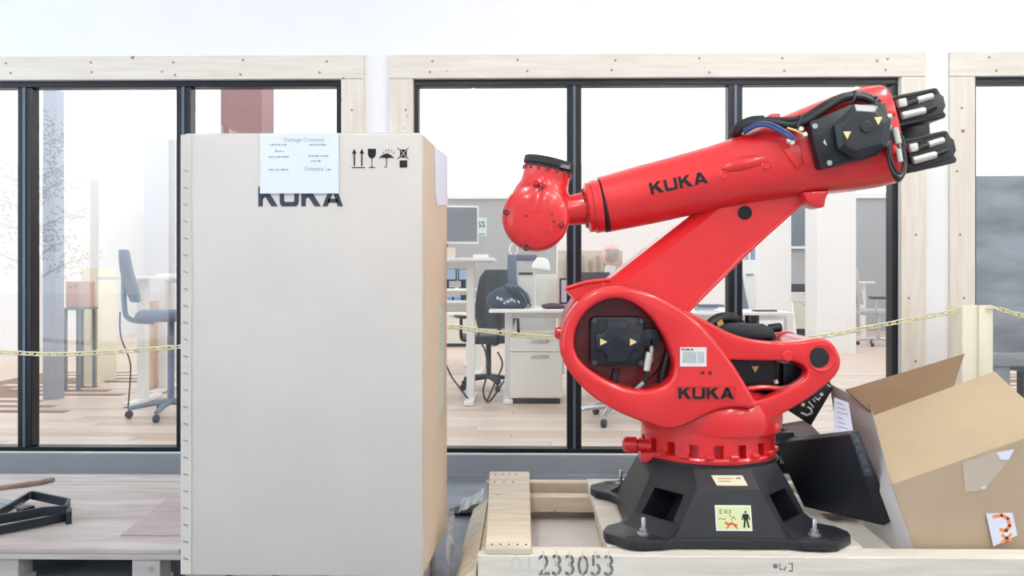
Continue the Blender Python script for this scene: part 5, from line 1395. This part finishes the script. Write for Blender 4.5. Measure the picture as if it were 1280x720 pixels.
# ---- person seated behind the middle desk, seen from behind
hx, hy, hz_ = XP(763, 8.6), 8.6, ZP(318, 8.6)
PS = thing('person', 'seated person in a pale shirt with balding head, turned away behind the desk', 'person', (hx, hy, 0))
def skin_body(verts, edges, name, mat, parent):
    me = bpy.data.meshes.new(name + '_cage'); me.from_pydata([v[:3] for v in verts], edges, [])
    o = bpy.data.objects.new(name + '_cage', me); COL.objects.link(o)
    md = o.modifiers.new('skin', 'SKIN')
    for i, v in enumerate(verts):
        sv = me.skin_vertices[0].data[i]; r_ = v[3]; sv.radius = r_ if isinstance(r_, tuple) else (r_, r_); sv.use_root = (i == 0)
    sb_ = o.modifiers.new('sub', 'SUBSURF'); sb_.levels = 2; sb_.render_levels = 2
    dg = bpy.context.evaluated_depsgraph_get(); dg.update()
    m2 = bpy.data.meshes.new_from_object(o.evaluated_get(dg)); bpy.data.objects.remove(o)
    m2.materials.clear()
    return mkm(name, m2, mat, parent, smooth=60)
sk = pm('skin', rgb(232, 202, 192), .5)
sz = hz_ - .80        # seat height
V = [(hx, hy, sz + .06, (.16, .12)), (hx, hy, sz + .25, (.15, .11)), (hx, hy + .01, sz + .45, (.17, .11)), (hx, hy, sz + .56, (.09, .07)), (hx, hy, sz + .63, .055), (hx, hy + .01, sz + .70, .07),
     (hx - .17, hy, sz + .52, .06), (hx - .23, hy + .10, sz + .28, .045), (hx - .20, hy + .32, sz + .20, .036), (hx - .19, hy + .40, sz + .20, .03),
     (hx + .17, hy, sz + .52, .06), (hx + .23, hy + .10, sz + .28, .045), (hx + .20, hy + .32, sz + .20, .036), (hx + .19, hy + .40, sz + .20, .03),
     (hx - .09, hy + .06, sz + .06, .085), (hx - .11, hy + .42, sz + .06, .065), (hx - .11, hy + .44, .10, .045), (hx - .11, hy + .58, .04, .035),
     (hx + .09, hy + .06, sz + .06, .085), (hx + .11, hy + .42, sz + .06, .065), (hx + .11, hy + .44, .10, .045), (hx + .11, hy + .58, .04, .035)]
E = [(0, 1), (1, 2), (2, 3), (3, 4), (4, 5), (2, 6), (6, 7), (7, 8), (8, 9), (2, 10), (10, 11), (11, 12), (12, 13), (0, 14), (14, 15), (15, 16), (16, 17), (0, 18), (18, 19), (19, 20), (20, 21)]
body = skin_body(V, E, 'body', pm('pale_shirt', rgb(226, 222, 224), .8), PS)
bm = B(); bmesh.ops.create_icosphere(bm, subdivisions=4, radius=1.0)
fa = math.radians(125)   # facing away and to the left
fd = Vector((math.cos(fa), math.sin(fa), 0)); fs_ = Vector((-fd.y, fd.x, 0))
for v in bm.verts:
    c = v.co.copy(); f_, s_, u_ = c.dot(fd), c.dot(fs_), c.z
    jaw = 1 - .30 * max(0, -u_) ** 1.5
    p = fd * (f_ * .102 * (1 if f_ < 0 else (1 - .12 * max(0, -u_)))) + fs_ * (s_ * .078 * jaw) + Vector((0, 0, u_ * .122))
    if f_ > .85 and abs(s_) < .25 and -.35 < u_ < .1: p += fd * .022
    v.co = Vector((hx, hy, hz_)) + p
hd_ = mk('head', bm, sk, PS, smooth=60)
for s in (-1, 1):
    bm = B(); bmesh.ops.create_icosphere(bm, subdivisions=2, radius=1.0)
    for v in bm.verts: c = v.co.copy(); v.co = Vector((hx, hy, hz_ - .012)) + fs_ * (s * .080 + c.x * .010) + fd * (c.y * .020 - .012) + Vector((0, 0, c.z * .034))
    mk('ear', bm, sk, hd_)
    bm = B(); bmesh.ops.create_icosphere(bm, subdivisions=2, radius=.011)
    bmesh.ops.translate(bm, verts=bm.verts[:], vec=Vector((hx, hy, hz_ + .005)) + fd * .092 + fs_ * (s * .032)); mk('eye', bm, M_white, hd_)
bm = B(); bmesh.ops.create_icosphere(bm, subdivisions=4, radius=1.0)
for v in bm.verts:
    c = v.co.copy(); f_, s_, u_ = c.dot(fd), c.dot(fs_), c.z
    v.co = Vector((hx, hy, hz_ + .004)) + fd * (f_ * .106) + fs_ * (s_ * .082) + Vector((0, 0, u_ * .118))
dl = [v for v in bm.verts if (v.co - Vector((hx, hy, hz_))).dot(fd) > -.005 or v.co.z > hz_ + .06 or v.co.z < hz_ - .085]
bmesh.ops.delete(bm, geom=dl, context='VERTS')
mk('hair', bm, pm('grey_hair', rgb(186, 178, 178), .9, var=.2, scale=60), hd_)

# beige screen with pleated cream cloth behind the person
bx0, bx1 = XP(697, 9.6), XP(778, 9.6)
SCN = thing('beige_screen', 'low beige partition screen with cream pleated cloth behind the seated person', 'partition', ((bx0 + bx1) / 2, 9.6, 0))
mk('screen_panel', bx(bx0, bx1, 9.58, 9.62, .3, ZP(313, 9.6)), pm('beige_fabric', rgb(214, 198, 184), .8), SCN, bev=.006)
for x in (bx0 + .05, bx1 - .05): mk('screen_leg', bx(x - .02, x + .02, 9.45, 9.75, 0, .3), M_alu, SCN)
bm = B(); top = []; bt = []
for k in range(41):
    x = bx0 + .01 + (bx1 - bx0 - .02) * k / 40; yv = 9.54 + .025 * math.cos(k * math.pi / 2.5)
    top.append(bm.verts.new((x, yv, ZP(322 + 3 * math.cos(k * math.pi / 5), 9.55)))); bt.append(bm.verts.new((x, yv - .01, .5)))
for k in range(40): bm.faces.new((bt[k], bt[k + 1], top[k + 1], top[k]))
bmesh.ops.solidify(bm, geom=bm.faces[:], thickness=.004)
mk('pleated_cloth', bm, pm('cream_cloth', rgb(236, 228, 218), .8), SCN)

# white wall block right of the grey far wall, pillar, niche
mk('wall_office_partition', bx(XP(696, 12.5), XP(989, 12.5), 12.5, 12.62, 0, OZ), M_wall, kind='structure', smooth=0)
mk('wall_office_pillar', bx(XP(1021, 12.0), XP(1070, 12.0), 12.0, 12.5, 0, OZ), M_wall, kind='structure', smooth=0)
n5 = thing('window_5', loc=(XP(1006, 16.9), 16.9, 1.2), kind='structure')
mk('pane', bx(XP(985, 16.9), XP(1024, 16.9), 16.93, 16.95, ZP(308, 16.9), ZP(240, 16.9)), pm('grey_blue_glass', rgb(112, 124, 138), .15), n5, smooth=0)  # pane in one flat grey-blue tone
mk('frame', bx(XP(984, 16.9), XP(1025, 16.9), 16.90, 16.95, ZP(311, 16.9), ZP(308, 16.9)), M_white, n5, smooth=0)
pedestal('far cream drawer unit between the white wall and the pillar', XP(985, 15.0), XP(1030, 15.0), 15.0, 15.5, .16, ZP(365, 15), [ZP(378, 15)])
mk('dark_tray', bx(XP(990, 14.9), XP(1024, 14.9), 15.05, 15.4, ZP(365, 15), ZP(355, 15)), M_dark, None, 'dark grey tray on the far cream drawer unit', 'tray', bev=.01)
mk('leaning_panel', prism(B(), [Vector((XP(989, 14.6), 14.6, .65)), Vector((XP(991, 14.6), 14.6, .65)), Vector((XP(997, 14.2), 14.2, 0)), Vector((XP(994, 14.2), 14.2, 0))], (0, .4, 0)), M_white, None, 'thin white board leaning beside the far drawer unit', 'board')

# desk right of the robot with chair, cabinet and papers
D3 = 7.7; zd3 = ZP(390, D3)
desk('white desk right of the robot arm with notebooks on it', XP(864, D3), XP(990, D3), D3, D3 + .7, zd3, [XP(872, D3 + .35), XP(986, D3 + .35)], group='sit-stand desks')
for k, (a, b, h, c) in enumerate(((872, 892, .02, rgb(206, 212, 222)), (870, 896, .018, rgb(150, 160, 176)), (874, 904, .02, rgb(92, 102, 118)))):
    z0 = zd3 + sum((.0, .022, .042)[k:k + 1])
    mk('notebook', bx(XP(a, 7.9), XP(b, 7.9), 7.85, 8.05, z0, z0 + h), pm('notebook_%d' % k, c, .5), None, ('pale notebook at the bottom of the stack on the right desk', 'grey notebook in the middle of the stack on the right desk', 'dark notebook on top of the stack on the right desk')[k], 'notebook', bev=.002)
mk('keyboard', bx(XP(940, 7.9), XP(968, 7.9), 7.8, 7.92, zd3, zd3 + .015), M_dark, None, 'thin dark keyboard on the right desk near the chair', 'keyboard', bev=.003)
cab = thing('white_cabinet', 'white cabinet behind the right desk holding blue folders', 'cabinet', (XP(934, 9.3), 9.4, 0))
mk('body', bx(XP(922, 9.3), XP(946, 9.3), 9.3, 9.8, 0, ZP(325, 9.3)), M_white, cab, bev=.004)
dr = mk('door', bx(XP(923, 9.3) + .005, XP(945, 9.3) - .005, 9.282, 9.298, .1, ZP(341, 9.3)), M_white, cab, bev=.003)
mk('handle', bx(XP(932, 9.3), XP(941, 9.3), 9.265, 9.282, ZP(344, 9.3), ZP(342, 9.3)), M_alu, dr)
for k in range(3):
    mk('folder', bx(XP(930 + k * 5, 9.4), XP(934 + k * 5, 9.4), 9.4, 9.65, ZP(325, 9.3), ZP((309, 312, 306)[k], 9.4)), pm('folder_blue_%d' % k, (rgb(170, 186, 210), rgb(214, 218, 226), rgb(140, 160, 190))[k], .5), None, ('pale blue folder, left of three on the white cabinet', 'whitish folder, middle of three on the white cabinet', 'blue folder, right of three on the white cabinet')[k], 'folder', bev=.003)

# far right table edge
desk('far white table beside the pale office chair', XP(1072, 14.2), XP(1094, 14.2), 14.2, 14.9, ZP(352, 14.2), [XP(1080, 14.5)], group='far desks')

# ---- dark board behind the right window
DBY = 5.7
db = thing('dark_board', 'large blotchy dark grey board standing behind the right window', 'board', (XP(1275, DBY), DBY, 0))
x0, x1 = XP(1212, DBY), XP(1420, DBY)
mk('board_panel', bx(x0, x1, DBY, DBY + .04, ZP(440, DBY), ZP(221, DBY)), pm('blotchy_slate', rgb(150, 157, 166), .4, var=.35, scale=2.5, detail=8, stretch=(1, 1, 2.5)), db, bev=.004)  # uneven grey blotches mixed into the board colour
mk('board_ledge', bx(x0, x1, DBY - .03, DBY + .04, ZP(456, DBY), ZP(441, DBY)), pm('ledge_grey', rgb(150, 156, 162), .5), db, bev=.004)
for x in (x0 + .22, x1 - .2): mk('board_leg', bx(x - .05, x + .05, DBY, DBY + .05, 0.03, ZP(456, DBY)), pm('ledge_grey', rgb(150, 156, 162), .5), db)
for x in (x0 + .22, x1 - .2): mk('board_foot', bx(x - .04, x + .04, DBY - .3, DBY + .3, 0.0, .04), M_alu, db)

# ---- things behind the left window
desk('white desk at the far right of the left window behind the tall chair', XP(196, 7.6), XP(330, 7.6), 7.6, 8.3, ZP(342, 7.6), [XP(206, 7.95), XP(320, 7.95)], group='sit-stand desks')
dl_ = desk('pale blue-grey table with a single foot behind the left window', XP(120, 6.9), XP(186, 6.9), 6.9, 7.6, ZP(345, 6.9), [XP(162, 7.0)])
mk('yellow_panel', bx(XP(101, 8.5), XP(122, 8.5), 8.5, 8.9, 0, ZP(334, 8.2)), pm('hazed_straw_board', rgb(240, 234, 212), .6), None, 'pale straw upright board box behind the left window', 'box', bev=.004)  # straw colour paled to stand for haze on the glass
mk('brown_carton', bx(XP(82, 8.0), XP(99, 8.0), 8.0, 8.3, ZP(385, 8.0), ZP(352, 8.0)), pm('hazed_brown_card', rgb(204, 172, 164), .7), None, 'rosy brown carton on the grey stool behind the left window', 'carton', bev=.004)  # brown washed out, the window haze is in the colour
ST = thing('grey_stool', 'grey stool block under the rosy brown carton', 'stool', (XP(90, 8.0), 8.15, 0))
mk('stool_top', bx(XP(78, 8.0), XP(99.5, 8.0), 7.98, 8.35, ZP(388, 8.0), ZP(385, 8.0) - .001), M_sill, ST, bev=.004)
for x in (80.5, 97): 
    for y in (8.0, 8.3): mk('leg', bx(XP(x, 8.0) - .015, XP(x, 8.0) + .015, y, y + .03, 0, ZP(388, 8.0)), M_sill, ST)
mk('reflection_post', bx(XP(53, 7.4), XP(69, 7.4), 7.4, 7.55, 0, OZ - .001), pm('hazed_slate_paint', rgb(172, 179, 194), .5), None, 'slate blue upright added for a dark reflection in the left window', 'post', bev=.006)  # upright added for a dark glass reflection, colour paled for haze
mk('orange_box', bx(XP(171, 7.8), XP(187, 7.8), 7.8, 8.0, 0, ZP(376, 7.8)), pm('hazed_orange_wood', rgb(236, 208, 184), .6), None, 'light orange wooden upright behind the tall blue-grey chair', 'post', bev=.006)  # orange lightened to carry the haze of the pane
cable('thin dark cable hanging in front of the pale table behind the left window', [W(150, 390, 6.85), W(151, 420, 6.85), W(162, 450, 6.85), W(163, 470, 6.85), Vector((XP(160, 6.85), 6.85, .01))], .006)
mk('wall_office_column', bx(XP(276, 6.1), XP(327, 6.1), 6.1, 6.4, 0, OZ), pm('dusty_red_paint', rgb(176, 132, 130), .6, var=.08, scale=2), kind='structure', smooth=0)
mk('pale_cabinet', bx(XP(180, 9.6), XP(216, 9.6), 9.6, 10.1, 0, ZP(172, 9.6)), pm('pale_lilac_laminate', rgb(220, 222, 229), .5), None, 'tall pale lilac cabinet behind the left window', 'cabinet', bev=.006)
